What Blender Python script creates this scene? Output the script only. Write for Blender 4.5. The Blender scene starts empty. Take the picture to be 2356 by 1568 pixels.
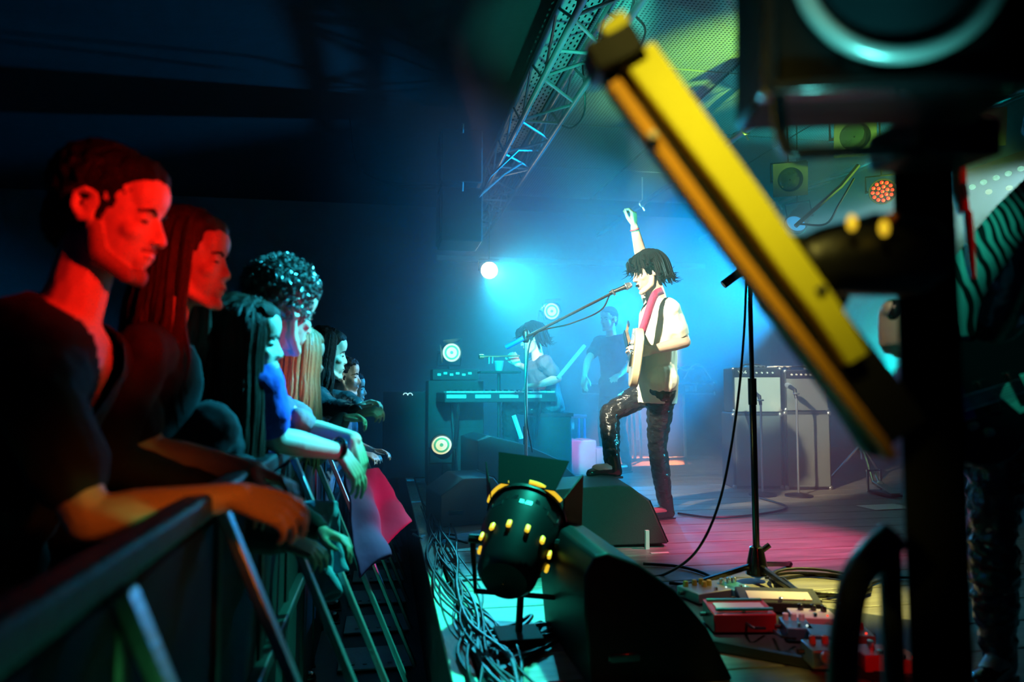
import bpy, bmesh, math, random
from mathutils import Vector, Matrix, noise
random.seed(7)
V = Vector
SC = bpy.context.scene
COL = SC.collection
PI = math.pi

# ------------------------------------------------------------------ camera
FPX = 1650.0                       # focal length in pixels of the 2356 wide frame
PHI = math.atan(106 / FPX)         # upward tilt
TH = math.atan(293 * math.cos(PHI) / FPX)   # yaw towards the stage
EYE = V((0, 0, .88))               # stage floor is z = 0, hall floor z = -0.5
FW = V((math.sin(TH) * math.cos(PHI), math.cos(TH) * math.cos(PHI), math.sin(PHI)))
RT = V((math.cos(TH), -math.sin(TH), 0))
UP = RT.cross(FW)
cam = bpy.data.cameras.new('camera')
cam.sensor_width = 36; cam.lens = FPX / 2356 * 36
cam.clip_start = .02; cam.clip_end = 60
cam.dof.use_dof = True; cam.dof.focus_distance = 4.6; cam.dof.aperture_fstop = 1.7
cam_ob = bpy.data.objects.new('camera', cam); COL.objects.link(cam_ob)
cam_ob.matrix_world = Matrix(((RT.x, UP.x, -FW.x, 0), (RT.y, UP.y, -FW.y, 0), (RT.z, UP.z, -FW.z, .88), (0, 0, 0, 1)))
SC.camera = cam_ob

def P(x, y, d):
    'world point seen at photo position x, y at depth d metres'
    return EYE + FW * d + RT * ((x - 1178) / FPX * d) - UP * ((y - 784) / FPX * d)
def G(x, y, z=0.):
    'world point on the level z seen at photo position x, y'
    v = FW + RT * ((x - 1178) / FPX) - UP * ((y - 784) / FPX)
    return EYE + v * ((z - EYE.z) / v.z)

# ------------------------------------------------------------------ world and exposure
w = bpy.data.worlds.new('world'); SC.world = w; w.use_nodes = True
w.node_tree.nodes['Background'].inputs[0].default_value = (.05, .08, 1, 1)
w.node_tree.nodes['Background'].inputs[1].default_value = .004
vs = SC.view_settings
vs.view_transform = 'Standard'; vs.look = 'None'; vs.gamma = 1; vs.use_curve_mapping = False
vs.exposure = 0.0
cy = SC.cycles
cy.use_denoising = True
cy.max_bounces = 4; cy.diffuse_bounces = 2; cy.glossy_bounces = 2; cy.transmission_bounces = 3; cy.volume_bounces = 0
cy.transparent_max_bounces = 6
cy.sample_clamp_indirect = 3.0; cy.sample_clamp_direct = 0
cy.caustics_reflective = False; cy.caustics_refractive = False
cy.adaptive_threshold = .06

# ------------------------------------------------------------------ stage spots, most added without a fixture to light one area
def spot(name, loc, aim, color, watts, angle, blend=.4, radius=.06):
    l = bpy.data.lights.new(name, 'SPOT'); l.color = color; l.energy = watts
    l.spot_size = math.radians(angle); l.spot_blend = blend; l.shadow_soft_size = radius
    o = bpy.data.objects.new(name, l); COL.objects.link(o)
    o.location = loc; o.rotation_euler = (V(aim) - V(loc)).to_track_quat('-Z', 'Y').to_euler()
    return o
HAZE = .11
BLUE = (.0, .36, 1.); CYAN = (.03, .7, 1.); TEAL = (.03, 1., .7); RED = (1., .012, .004); MAG = (1., .015, .3); YEL = (1., .85, .15); GRN = (.1, 1., .25); WARM = (1., .93, .66); ORG = (1., .2, .01)
# beams in the haze
spot('blue_beam', P(1900, 600, 8.0), P(1300, 735, 7.2), BLUE, 3300, 66, .25)
spot('blue_wash', (3.6, 11.0, 2.3), (2.6, 5.0, .4), BLUE, 1000, 40, .6)
spot('cyan_back', P(1125, 622, 9.0), (2.0, 3.0, .3), CYAN, 900, 44, .9)
spot('teal_low', (.2, 2.0, 1.9), (1.25, 7.0, .75), (.0, .75, .9), 3600, 26, .7)
spot('teal_right', (6.2, 8.0, 1.0), (4.2, 6.0, 3.4), (.0, .8, .8), 500, 60, .7)
# light on the singer
spot('key_singer', (-1.6, 1.2, 3.2), (1.62, 4.5, 1.25), WARM, 4200, 16.5, .4)
spot('rim_singer', (6.3, 5.0, 2.9), (1.7, 4.5, 1.4), (.5, 1., 1.), 2200, 16, .6)
# audience
spot('red_face', (1.1, .55, 1.55), (-.46, 1.55, 1.2), RED, 210, 18, .5)
spot('orange_arm', (.4, .55, 1.05), (-.34, 1.32, .66), ORG, 15, 26, .9)
spot('cyan_crowd', (2.2, 3.25, 3.0), (-.25, 2.45, 1.1), CYAN, 3600, 16, .4)
spot('magenta_crowd', (.9, 1.3, .4), (-.3, 2.5, 1.0), MAG, 26, 22, .6)
spot('amber_crowd', (1.0, 1.8, .7), (-.25, 2.55, .95), (1., .36, .06), 70, 18, .6)
spot('crimson_far', (1.2, 3.0, .3), (-.02, 3.45, .3), MAG, 60, 30, .6)
spot('green_rail', (.2, .3, .3), (-.25, .95, .5), GRN, 9, 20, .8)
# floor
spot('green_edge', (1.37, 3.4, 3.2), (.34, 2.6, 0), TEAL, 2000, 31, .7)
spot('green_monitor', (.9, 1.0, 2.7), (1.15, 3.85, .2), TEAL, 450, 13, .6)
spot('yellow_floor', (3.44, 3.3, 3.3), (1.8, 2.8, 0), (.95, .9, .2), 1900, 15, 1.)
spot('violet_floor', (3.6, 3.0, 3.2), (2.1, 3.9, 0), (1., .09, .28), 1300, 27, .9)
spot('orange_floor', (4.6, 10.8, 2.2), (2.8, 8.0, 0), (1., .3, .12), 2600, 20, .4)
spot('pink_pedals', (1.4, 2.0, 3.2), (1.35, 2.5, 0), (1., .45, .5), 160, 14, .8)
spot('red_pedals', (1.1, .9, .6), (1.55, 2.2, .05), RED, 14, 24, .7)
# ceiling and truss
spot('green_ceiling', (4.6, 2.4, .5), (2.95, 5.8, 3.75), (.4, 1., .1), 3600, 22, .9)
spot('teal_truss', (1.37, 2.8, .3), (1.37, 5.2, 3.4), TEAL, 1500, 22, .8)
# added spots that light the near lamp tower
spot('yellow_rim_upper', (-.5, -.5, 2.4), P(1510, 190, .8), YEL, 150, 6, .6)
spot('yellow_rim_middle', (-.5, -.5, 2.4), P(1680, 420, .8), YEL, 150, 6, .6)
spot('yellow_rim_lower', (-.5, -.5, 2.4), P(1850, 650, .8), YEL, 85, 6, .5)
spot('ring_teal', (.3, .1, .4), P(1960, 60, .72), (.15, 1., .9), 50, 12, .5)
spot('red_tower', (1.6, .3, 2.2), P(2215, 480, 1.3), RED, 25, 14, .5)
spot('teal_tower', (.2, .1, 2.4), P(2285, 720, 1.8), TEAL, 60, 13, .5)
spot('warm_hand_fill', (.6, 1.0, 2.2), P(2055, 800, 1.86), (1., .7, .45), 22, 9, .5)  # added to warm the guitarist's hand, no fixture built
spot('pink_keys_fill', (.3, 3.3, 2.6), P(1245, 850, 6.3), (1., .5, .45), 900, 8, .6)  # unseen spot added to pick out the keyboard player
for k, (px, py, d) in enumerate(((1500, 980, 6.4), (1450, 800, 6.6), (1500, 690, 6.6), (1380, 520, 7.2))):
    spot('blue_ray', P(1890, 650, 7.8), P(px, py, d), (.0, .45, 1.), 420, 9, .5, .03)  # narrow spots added to draw streaks inside the wide blue beam
spot('amp_fill', (2.2, 2.6, 3.2), P(1745, 900, 6.3), (.7, 1., .85), 1300, 9, .6)  # added front fill that brightens the amplifier grilles
spot('pink_case_fill', (1.2, 3.3, 3.3), P(1490, 905, 8.9), (1., .55, .55), 3000, 9, .6)  # unseen fill added for the pale flight case edges
spot('violet_box_fill', (1.9, 3.3, 3.3), P(1340, 1045, 7.4), (.8, .12, .7), 2200, 6, .6)  # added spot that turns the pale boxes violet
spot('cyan_far_fill', (2.4, 3.3, 3.0), P(790, 905, 3.45), CYAN, 1600, 9, .5)  # extra spot added for the leather jacket and hands
spot('cyan_legs_fill', (4.6, 2.9, 1.1), (1.65, 4.55, .5), CYAN, 900, 12, .6)  # added to lift the singer's dark trousers
spot('pipe_fill', (1.2, 3.2, 2.5), (3.44, 8.6, 3.36), (.4, 1., .85), 3600, 9, .6)  # added side fill so the far pipe shows


# ------------------------------------------------------------------ materials
def mat(name, col, rough=.6, metal=0., bump=0., bscale=40., var=0., vscale=6., emit=None, estr=0., coat=0., spec=.5, stretch=None, trans=0.):
    m = bpy.data.materials.new(name); m.use_nodes = True
    nt = m.node_tree; b = nt.nodes['Principled BSDF']
    b.inputs['Base Color'].default_value = (*col, 1)
    b.inputs['Roughness'].default_value = rough; b.inputs['Metallic'].default_value = metal
    b.inputs['Specular IOR Level'].default_value = spec
    b.inputs['Coat Weight'].default_value = coat
    b.inputs['Transmission Weight'].default_value = trans
    tc = nt.nodes.new('ShaderNodeTexCoord'); src = tc.outputs['Object']
    if stretch:
        mp = nt.nodes.new('ShaderNodeMapping'); mp.inputs['Scale'].default_value = stretch
        nt.links.new(src, mp.inputs['Vector']); src = mp.outputs[0]
    n = nt.nodes.new('ShaderNodeTexNoise'); n.inputs['Scale'].default_value = vscale; n.inputs['Detail'].default_value = 5
    nt.links.new(src, n.inputs['Vector'])
    mx = nt.nodes.new('ShaderNodeMix'); mx.data_type = 'RGBA'
    v = max(var, .06)
    mx.inputs['A'].default_value = (*[max(0, c * (1 - v)) for c in col], 1)
    mx.inputs['B'].default_value = (*[min(1, c * (1 + v)) for c in col], 1)
    nt.links.new(n.outputs['Fac'], mx.inputs['Factor']); nt.links.new(mx.outputs['Result'], b.inputs['Base Color'])
    if bump:
        n2 = nt.nodes.new('ShaderNodeTexNoise'); n2.inputs['Scale'].default_value = bscale; n2.inputs['Detail'].default_value = 4
        nt.links.new(src, n2.inputs['Vector'])
        bp = nt.nodes.new('ShaderNodeBump'); bp.inputs['Strength'].default_value = bump; bp.inputs['Distance'].default_value = .02
        nt.links.new(n2.outputs['Fac'], bp.inputs['Height']); nt.links.new(bp.outputs[0], b.inputs['Normal'])
    if emit:
        b.inputs['Emission Color'].default_value = (*emit, 1); b.inputs['Emission Strength'].default_value = estr
    return m
M = {}
def dm(k, *a, **kw): M[k] = mat(k, *a, **kw)
dm('skin', (.72, .48, .37), .45, bump=.08, bscale=180, var=.1, vscale=14)
dm('skin_dark', (.27, .15, .11), .7, bump=.2, bscale=260, var=.2)
dm('lip', (.5, .16, .15), .35)
dm('eye', (.02, .015, .015), .1)
dm('hair_black', (.006, .0055, .0055), .5, spec=.15, bump=.5, bscale=60, stretch=(6, 6, 1))
dm('hair_curl', (.16, .15, .14), .25, var=.4, vscale=30)
dm('hair_brown', (.04, .019, .011), .45, spec=.2, bump=.4, bscale=70, stretch=(6, 6, .6), var=.4)
dm('hair_copper', (.34, .13, .05), .38, bump=.4, bscale=70, stretch=(6, 6, .6), var=.5, vscale=40)
dm('cloth_black', (.012, .012, .016), .85, bump=.5, bscale=14)
dm('cloth_grey', (.10, .12, .14), .85, bump=.5, bscale=12)
dm('cloth_blue', (.03, .06, .45), .8, bump=.6, bscale=14)
dm('cloth_white', (.9, .86, .68), .8, bump=.55, bscale=9, stretch=(1, 1, .6))
dm('cloth_magenta', (.34, .012, .11), .85, bump=.5, bscale=5, var=.3)
dm('cloth_denim', (.10, .17, .26), .85, bump=.5, bscale=12, var=.3)
dm('leather', (.02, .02, .023), .25, bump=.9, bscale=11, stretch=(1, 1, 2.2), coat=.25)
dm('leather_blue', (.05, .08, .10), .25, bump=.8, bscale=16, coat=.3)
dm('black_metal', (.012, .012, .014), .42, .0, bump=.05, bscale=200)
dm('black_gloss', (.01, .01, .012), .18, coat=.4)
dm('black_rough', (.018, .02, .022), .6, bump=.4, bscale=320)
dm('chrome', (.75, .77, .8), .18, 1.)
dm('alu', (.55, .57, .6), .35, .9, bump=.1, bscale=90, var=.15)
dm('alu_dull', (.38, .42, .42), .5, .6, bump=.15, bscale=60, var=.25)
dm('steel_pipe', (.42, .44, .45), .4, .7, bump=.1, bscale=50, var=.2)
dm('rubber', (.012, .012, .013), .38, bump=.1, bscale=100)
dm('cable_grey', (.02, .022, .022), .45, spec=.35)
dm('lamp_black', (.006, .006, .007), .45, spec=.12)
dm('post_black', (.006, .006, .007), .9, spec=.15)
dm('drape', (.006, .006, .009), .95, bump=.4, bscale=5, stretch=(1, 1, .1))
dm('wood_box', (.22, .2, .22), .7, bump=.2, bscale=30, var=.2)
dm('pale_box', (.55, .5, .5), .7, var=.15)
dm('cream_grille', (.62, .62, .55), .85, bump=.5, bscale=420)
dm('dark_grille', (.18, .2, .2), .85, bump=.5, bscale=420)
dm('tolex', (.02, .022, .025), .6, bump=.4, bscale=300)
dm('monitor_paint', (.035, .042, .042), .55, bump=.5, bscale=380)
dm('gold', (.75, .55, .2), .3, .8)
dm('brass', (.8, .68, .35), .25, .9)
dm('guitar_body', (.75, .6, .38), .25, coat=.5, var=.2, vscale=4)
dm('guitar_white', (.8, .78, .7), .25, coat=.5)
dm('guitar_neck', (.45, .26, .12), .4, var=.2)
dm('strap', (.5, .04, .12), .7, bump=.3, bscale=90)
dm('paper', (.85, .82, .78), .8)
dm('tape', (.9, .85, .8), .6)
dm('yellow_lit_rim', (.92, .84, .05), .45, bump=.05, bscale=10, var=.1, vscale=3)  # yellow stage light on the rim put into its base colour
dm('orange_rim', (.85, .38, .04), .5, var=.15)
dm('red_lit_pipe', (.75, .10, .03), .45, var=.15)  # red light falling on the pipe put into its base colour
dm('beer', (.85, .42, .10), .2, var=.1)
dm('cup', (.8, .8, .78), .2, trans=.6)
dm('pedal_red', (.55, .02, .03), .35, coat=.3)
dm('pedal_green', (.05, .4, .2), .35, coat=.3)
dm('pedal_blue', (.05, .3, .42), .35, coat=.3)
dm('pedal_grey', (.3, .32, .33), .4, .3)
dm('pedal_orange', (.75, .2, .06), .35)
dm('pedal_white', (.8, .74, .7), .4)
dm('knob_yellow', (.8, .62, .08), .35)
dm('knob_white', (.85, .82, .72), .35)
dm('blue_tube', (.05, .1, .5), .5)
dm('lens_cream', (.8, .8, .7), .25, emit=(1., .86, .42), estr=.85)
dm('lens_green_shade', (.2, .7, .35), .25, emit=(.15, .75, .3), estr=.45)  # green shading of the pale lenses put into colour and glow
dm('lens_hot', (1, 1, 1), .3, emit=(1., .93, .62), estr=40.)
dm('lens_red', (.6, .02, .02), .2, emit=(1., .03, .01), estr=1.6)
dm('lens_dark', (.01, .02, .025), .06, coat=.5)
dm('lens_amber', (1, .9, .5), .3, emit=(1., .7, .15), estr=5.)
dm('glow_yellow', (.8, .6, .05), .4, emit=(1., .62, .03), estr=.9)
dm('led_blue', (.05, .05, .9), .3, emit=(.03, .03, 1), estr=1.5)
dm('led_red', (.9, .1, .05), .3, emit=(1, .05, .02), estr=1.2)
dm('led_white', (.9, .9, .9), .3, emit=(.6, 1, .95), estr=1.)
dm('nail', (.005, .005, .006), .15)
dm('mesh_mic', (.55, .56, .58), .3, .8, bump=.6, bscale=900)

# stage boards: board-wise tint, grain, satin varnish
def floor_mat(name, c1, c2, rough, scale):
    m = bpy.data.materials.new(name); m.use_nodes = True; nt = m.node_tree; b = nt.nodes['Principled BSDF']
    tc = nt.nodes.new('ShaderNodeTexCoord'); mp = nt.nodes.new('ShaderNodeMapping'); mp.inputs['Scale'].default_value = scale
    nt.links.new(tc.outputs['Object'], mp.inputs[0])
    n = nt.nodes.new('ShaderNodeTexNoise'); n.inputs['Scale'].default_value = 9; n.inputs['Detail'].default_value = 8; n.inputs['Roughness'].default_value = .65
    nt.links.new(mp.outputs[0], n.inputs['Vector'])
    r = nt.nodes.new('ShaderNodeValToRGB'); r.color_ramp.elements[0].position = .3; r.color_ramp.elements[1].position = .72
    r.color_ramp.elements[0].color = (*c1, 1); r.color_ramp.elements[1].color = (*c2, 1)
    nt.links.new(n.outputs['Fac'], r.inputs[0]); nt.links.new(r.outputs[0], b.inputs['Base Color'])
    rr = nt.nodes.new('ShaderNodeMapRange'); rr.inputs['To Min'].default_value = rough - .1; rr.inputs['To Max'].default_value = rough + .15
    nt.links.new(n.outputs['Fac'], rr.inputs[0]); nt.links.new(rr.outputs[0], b.inputs['Roughness'])
    bp = nt.nodes.new('ShaderNodeBump'); bp.inputs['Strength'].default_value = .25; bp.inputs['Distance'].default_value = .01
    nt.links.new(n.outputs['Fac'], bp.inputs['Height']); nt.links.new(bp.outputs[0], b.inputs['Normal'])
    M[name] = m
floor_mat('stage_board', (.14, .12, .11), (.34, .30, .27), .4, (.35, 2.2, 1))
floor_mat('hall_concrete', (.04, .045, .05), (.09, .1, .1), .5, (1, 1, 1))
floor_mat('edge_strip', (.30, .33, .30), (.62, .62, .5), .5, (8, 2, 8))

# ceiling sheet with small round perforations
m = bpy.data.materials.new('perforated_ceiling'); m.use_nodes = True; nt = m.node_tree; b = nt.nodes['Principled BSDF']
tc = nt.nodes.new('ShaderNodeTexCoord')
sm = nt.nodes.new('ShaderNodeVectorMath'); sm.operation = 'MULTIPLY'; sm.inputs[1].default_value = (30, 30, 0); nt.links.new(tc.outputs['Object'], sm.inputs[0])
fr = nt.nodes.new('ShaderNodeVectorMath'); fr.operation = 'FRACTION'; nt.links.new(sm.outputs[0], fr.inputs[0])
ds = nt.nodes.new('ShaderNodeVectorMath'); ds.operation = 'DISTANCE'; ds.inputs[1].default_value = (.5, .5, 0); nt.links.new(fr.outputs[0], ds.inputs[0])
lt = nt.nodes.new('ShaderNodeMath'); lt.operation = 'LESS_THAN'; lt.inputs[1].default_value = .27; nt.links.new(ds.outputs['Value'], lt.inputs[0])
mx = nt.nodes.new('ShaderNodeMix'); mx.data_type = 'RGBA'; mx.inputs['A'].default_value = (.36, .38, .36, 1); mx.inputs['B'].default_value = (.03, .03, .03, 1)
nt.links.new(lt.outputs[0], mx.inputs['Factor']); nt.links.new(mx.outputs['Result'], b.inputs['Base Color']); b.inputs['Roughness'].default_value = .6
M['perforated_ceiling'] = m
# zebra print of a guitar strap
m = bpy.data.materials.new('zebra'); m.use_nodes = True; nt = m.node_tree; b = nt.nodes['Principled BSDF']
tc = nt.nodes.new('ShaderNodeTexCoord')
wv = nt.nodes.new('ShaderNodeTexWave'); wv.inputs['Scale'].default_value = 10.5; wv.inputs['Distortion'].default_value = 5; wv.inputs['Detail'].default_value = 1.2; wv.inputs['Detail Scale'].default_value = 1.1
mp = nt.nodes.new('ShaderNodeMapping'); mp.inputs['Rotation'].default_value = (0, .35, 0)
nt.links.new(tc.outputs['Object'], mp.inputs[0]); nt.links.new(mp.outputs[0], wv.inputs['Vector'])
r = nt.nodes.new('ShaderNodeValToRGB'); r.color_ramp.elements[0].position = .42; r.color_ramp.elements[1].position = .47
r.color_ramp.elements[0].color = (.006, .006, .008, 1); r.color_ramp.elements[1].color = (.75, .75, .7, 1)
nt.links.new(wv.outputs['Fac'], r.inputs[0]); nt.links.new(r.outputs[0], b.inputs['Base Color']); b.inputs['Roughness'].default_value = .7
M['zebra'] = m

PENDING = []                        # objects join the scene together at the end of the script
def link(o): PENDING.append(o)
# ------------------------------------------------------------------ mesh builder
def basis(d, ref=(0, 0, 1)):
    d = V(d).normalized(); ref = V(ref)
    if abs(d.dot(ref.normalized())) > .98: ref = V((0, 1, 0)) if abs(d.y) < .9 else V((1, 0, 0))
    x = ref.cross(d).normalized(); y = d.cross(x).normalized()
    return x, y, d
def frame(origin, fwd, up=(0, 0, 1)):
    'matrix with local +Y along fwd and local +Z near up'
    y = V(fwd).normalized(); x = y.cross(V(up)).normalized(); z = x.cross(y)
    return Matrix(((x.x, y.x, z.x, origin[0]), (x.y, y.y, z.y, origin[1]), (x.z, y.z, z.z, origin[2]), (0, 0, 0, 1)))
def spline(pts, n=6):
    pts = [V(p) for p in pts]
    if len(pts) < 3: return pts
    q = [pts[0] * 2 - pts[1]] + pts + [pts[-1] * 2 - pts[-2]]
    out = []
    for i in range(1, len(q) - 2):
        a, b_, c, d = q[i - 1], q[i], q[i + 1], q[i + 2]
        for k in range(n):
            t = k / n
            out.append(.5 * (2 * b_ + (c - a) * t + (2 * a - 5 * b_ + 4 * c - d) * t * t + (3 * b_ - a - 3 * c + d) * t ** 3))
    out.append(pts[-1]); return out
class MB:
    def __init__(s, mtx=None): s.v = []; s.f = []; s.M = mtx or Matrix()
    def add(s, vs, fs):
        o = len(s.v); s.v += [s.M @ V(a) for a in vs]; s.f += [tuple(i + o for i in f) for f in fs]; return s
    def box(s, c, size, R=None):
        c = V(c); h = V(size) / 2; R = R or Matrix.Identity(3)
        vs = [c + R @ V((x * h.x, y * h.y, z * h.z)) for z in (-1, 1) for y in (-1, 1) for x in (-1, 1)]
        return s.add(vs, [(0, 2, 3, 1), (4, 5, 7, 6), (0, 1, 5, 4), (2, 6, 7, 3), (0, 4, 6, 2), (1, 3, 7, 5)])
    def bar(s, a, b, wx, wz, up=(0, 0, 1)):
        a, b = V(a), V(b); x, y, d = basis(b - a, up)
        vs = [p + x * (i * wx / 2) + y * (j * wz / 2) for p in (a, b) for i, j in ((-1, -1), (1, -1), (1, 1), (-1, 1))]
        return s.add(vs, [(3, 2, 1, 0), (4, 5, 6, 7), (0, 1, 5, 4), (1, 2, 6, 5), (2, 3, 7, 6), (3, 0, 4, 7)])
    def tube(s, pts, r, seg=8, flat=1., ref=(0, 0, 1)):
        pts = [V(p) for p in pts]; n = len(pts); rs = r if isinstance(r, (list, tuple)) else [r] * n
        vs = []; x = None
        for i, p in enumerate(pts):
            d = (pts[min(i + 1, n - 1)] - pts[max(i - 1, 0)]).normalized()
            if x is None: x, y, _ = basis(d, ref)
            else:
                x = (x - d * x.dot(d)); x = x.normalized() if x.length > 1e-6 else basis(d, ref)[0]
                y = d.cross(x)
            for k in range(seg):
                a = 2 * PI * k / seg; vs.append(p + x * (math.cos(a) * rs[i]) + y * (math.sin(a) * rs[i] * flat))
        fs = [(i * seg + k, i * seg + (k + 1) % seg, (i + 1) * seg + (k + 1) % seg, (i + 1) * seg + k) for i in range(n - 1) for k in range(seg)]
        fs += [tuple(range(seg - 1, -1, -1)), tuple((n - 1) * seg + k for k in range(seg))]
        return s.add(vs, fs)
    def lathe(s, prof, seg=24, caps=True):
        'profile of (radius, height along local z)'
        vs = []; n = len(prof)
        for r_, h in prof: vs += [(r_ * math.cos(2 * PI * k / seg), r_ * math.sin(2 * PI * k / seg), h) for k in range(seg)]
        fs = [(i * seg + k, i * seg + (k + 1) % seg, (i + 1) * seg + (k + 1) % seg, (i + 1) * seg + k) for i in range(n - 1) for k in range(seg)]
        if caps: fs += [tuple(range(seg - 1, -1, -1)), tuple((n - 1) * seg + k for k in range(seg))]
        return s.add(vs, fs)
    def prism(s, poly, a, b):
        'polygon of (x, z) extruded along local y from a to b'
        n = len(poly); vs = [(x, y, z) for y in (a, b) for x, z in poly]
        return s.add(vs, [tuple(range(n)), tuple(range(2 * n - 1, n - 1, -1))] + [(i, i + n, (i + 1) % n + n, (i + 1) % n) for i in range(n)])
    def loft(s, rings):
        n = len(rings[0]); vs = [p for r_ in rings for p in r_]
        fs = [(i * n + k, i * n + (k + 1) % n, (i + 1) * n + (k + 1) % n, (i + 1) * n + k) for i in range(len(rings) - 1) for k in range(n)]
        fs += [tuple(range(n - 1, -1, -1)), tuple((len(rings) - 1) * n + k for k in range(n))]
        return s.add(vs, fs)
    def ell(s, c, r, R=None, seg=14, rings=9):
        c = V(c); R = R or Matrix.Identity(3); vs = [c + R @ V((0, 0, r[2]))]
        for i in range(1, rings):
            t = PI * i / rings
            vs += [c + R @ V((r[0] * math.sin(t) * math.cos(2 * PI * k / seg), r[1] * math.sin(t) * math.sin(2 * PI * k / seg), r[2] * math.cos(t))) for k in range(seg)]
        vs.append(c + R @ V((0, 0, -r[2]))); L = len(vs) - 1
        fs = [(0, 1 + k, 1 + (k + 1) % seg) for k in range(seg)]
        fs += [(1 + i * seg + k, 1 + (i + 1) * seg + k, 1 + (i + 1) * seg + (k + 1) % seg, 1 + i * seg + (k + 1) % seg) for i in range(rings - 2) for k in range(seg)]
        fs += [(L, 1 + (rings - 2) * seg + (k + 1) % seg, 1 + (rings - 2) * seg + k) for k in range(seg)]
        return s.add(vs, fs)
    def cone(s, a, b, ra, rb, seg=12):
        'tapered limb with round ends'
        a, b = V(a), V(b); d = (b - a); L = max(d.length, 1e-5); d = d / L
        pts = [a - d * ra * .98, a - d * ra * .7, a, b, b + d * rb * .7, b + d * rb * .98]
        return s.tube(pts, [ra * .2, ra * .714, ra, rb, rb * .714, rb * .2], seg)
    def chain(s, pts, rs, seg=10):
        for i in range(len(pts) - 1): s.cone(pts[i], pts[i + 1], rs[i], rs[i + 1], seg)
        return s
    def torus(s, c, nrm, R, r, seg=20, tseg=8, a0=0., a1=2 * PI):
        x, y, _ = basis(nrm); full = abs(a1 - a0) > 6.28
        pts = [V(c) + x * (math.cos(a0 + (a1 - a0) * k / seg) * R) + y * (math.sin(a0 + (a1 - a0) * k / seg) * R) for k in range(seg + 1)]
        return s.tube(pts, r, tseg)
    def mesh(s, name, inv=None):
        me = bpy.data.meshes.new(name)
        vs = [inv @ a for a in s.v] if inv else s.v
        me.from_pydata([tuple(a) for a in vs], [], s.f)
        bm = bmesh.new(); bm.from_mesh(me); bmesh.ops.recalc_face_normals(bm, faces=bm.faces); bm.to_mesh(me); bm.free()
        return me
    def build(s, name, material, parent=None, bevel=0., smooth=True, world=True):
        return put(name, s.mesh(name, inv_of(parent) if world else None), material, parent, bevel, smooth)
def inv_of(parent):
    while parent is not None and parent.parent is not None: parent = parent.parent
    return Matrix.LocRotScale(parent.location, parent.rotation_euler, None).inverted() if parent is not None else None
def put(name, me, material, parent=None, bevel=0., smooth=True):
    me.materials.clear(); me.materials.append(M[material] if isinstance(material, str) else material)
    if smooth:
        for p in me.polygons: p.use_smooth = True
        try: me.set_sharp_from_angle(angle=math.radians(40))
        except Exception: pass
    o = bpy.data.objects.new(name, me); link(o)
    if parent is not None: o.parent = parent
    if bevel:
        b_ = o.modifiers.new('bevel', 'BEVEL'); b_.width = bevel; b_.segments = 2; b_.limit_method = 'ANGLE'
    return o
def tag(o, label=None, cat=None, group=None, kind=None):
    if label: o['label'] = label
    if cat: o['category'] = cat
    if group: o['group'] = group
    if kind: o['kind'] = kind
    return o
def thing(name, label, cat, loc=(0, 0, 0), rotz=0., group=None):
    o = bpy.data.objects.new(name, None); link(o); o.empty_display_size = .1
    o.location = loc; o.rotation_euler = (0, 0, rotz)
    return tag(o, label, cat, group)
def remesh(mb, voxel, smooth=3, inv=None, disp=None):
    me = mb.mesh('tmp'); o = bpy.data.objects.new('tmp', me); COL.objects.link(o)
    r = o.modifiers.new('r', 'REMESH'); r.mode = 'VOXEL'; r.voxel_size = voxel
    sm_ = o.modifiers.new('s', 'SMOOTH'); sm_.factor = .5; sm_.iterations = smooth
    dg = bpy.context.evaluated_depsgraph_get()
    out = bpy.data.meshes.new_from_object(o.evaluated_get(dg)); bpy.data.objects.remove(o); bpy.data.meshes.remove(me)
    if disp:
        amp, sc_, st = disp
        nr = [v.normal.copy() for v in out.vertices]; cs = []
        for v, n_ in zip(out.vertices, nr):
            q = V((v.co.x * sc_, v.co.y * sc_, v.co.z * sc_ * st))
            cs += list(v.co + n_ * (amp * noise.noise(q) + amp * .5 * noise.noise(q * 2.1 + V((3, 1, 7)))))
        out.vertices.foreach_set('co', cs); out.update()
    if inv: out.transform(inv)
    return out
# ================================================================== the room
def struct(name, mb, m, parent=None, bevel=0., smooth=False):
    o = mb.build(name, m, parent, bevel, smooth)
    if parent is None: o['kind'] = 'structure'
    return o
fl = struct('floor', MB().box((3.4, 6.2, -.07), (6.3, 10.6, .1)), 'tolex')
y = .9
while y < 11.45:
    struct('board', MB().box((3.42, y + .125, -.0075), (6.24, .242, .015)), 'stage_board', fl, bevel=.004); y += .25
struct('floor_hall', MB().box((-3.2, 5, -.55), (6.9, 14, .1)), 'hall_concrete')
struct('wall_stage_front', MB().box((.235, 6.2, -.26), (.05, 10.6, .48)), 'drape')
struct('trim_1', MB().box((.245, 6.2, .0), (.075, 10.6, .024)), 'edge_strip', bevel=.004)
struct('wall_back', MB().box((0, 11.6, 1.6), (13.4, .2, 4.4)), mat('wall_paint', (.10, .11, .12), .8, bump=.2, bscale=20))
struct('wall_left', MB().box((-6.7, 5, 1.6), (.2, 14, 4.4)), 'drape')
struct('wall_right', MB().box((6.7, 5, 1.6), (.2, 14, 4.4)), 'drape')
ce = struct('ceiling', MB().box((0, 5, 3.86), (13.4, 14, .14)), 'drape')
# perforated ceiling sheets over the stage
for ix in range(3):
    for iy in range(6):
        struct('ceiling_panel', MB().box((2.32 + ix * 1.5, 2.2 + iy * 1.5, 3.76), (1.48, 1.48, .03)), 'perforated_ceiling', ce, bevel=.004)
struct('trim_2', MB().box((3.1, 11.46, 2.95), (4.6, .06, .09)), 'alu_dull', bevel=.01)
# joint strip between the ceiling and the dark hall
struct('trim_3', MB().box((1.5, 5.5, 3.74), (.06, 11, .1)), 'black_rough')

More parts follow.
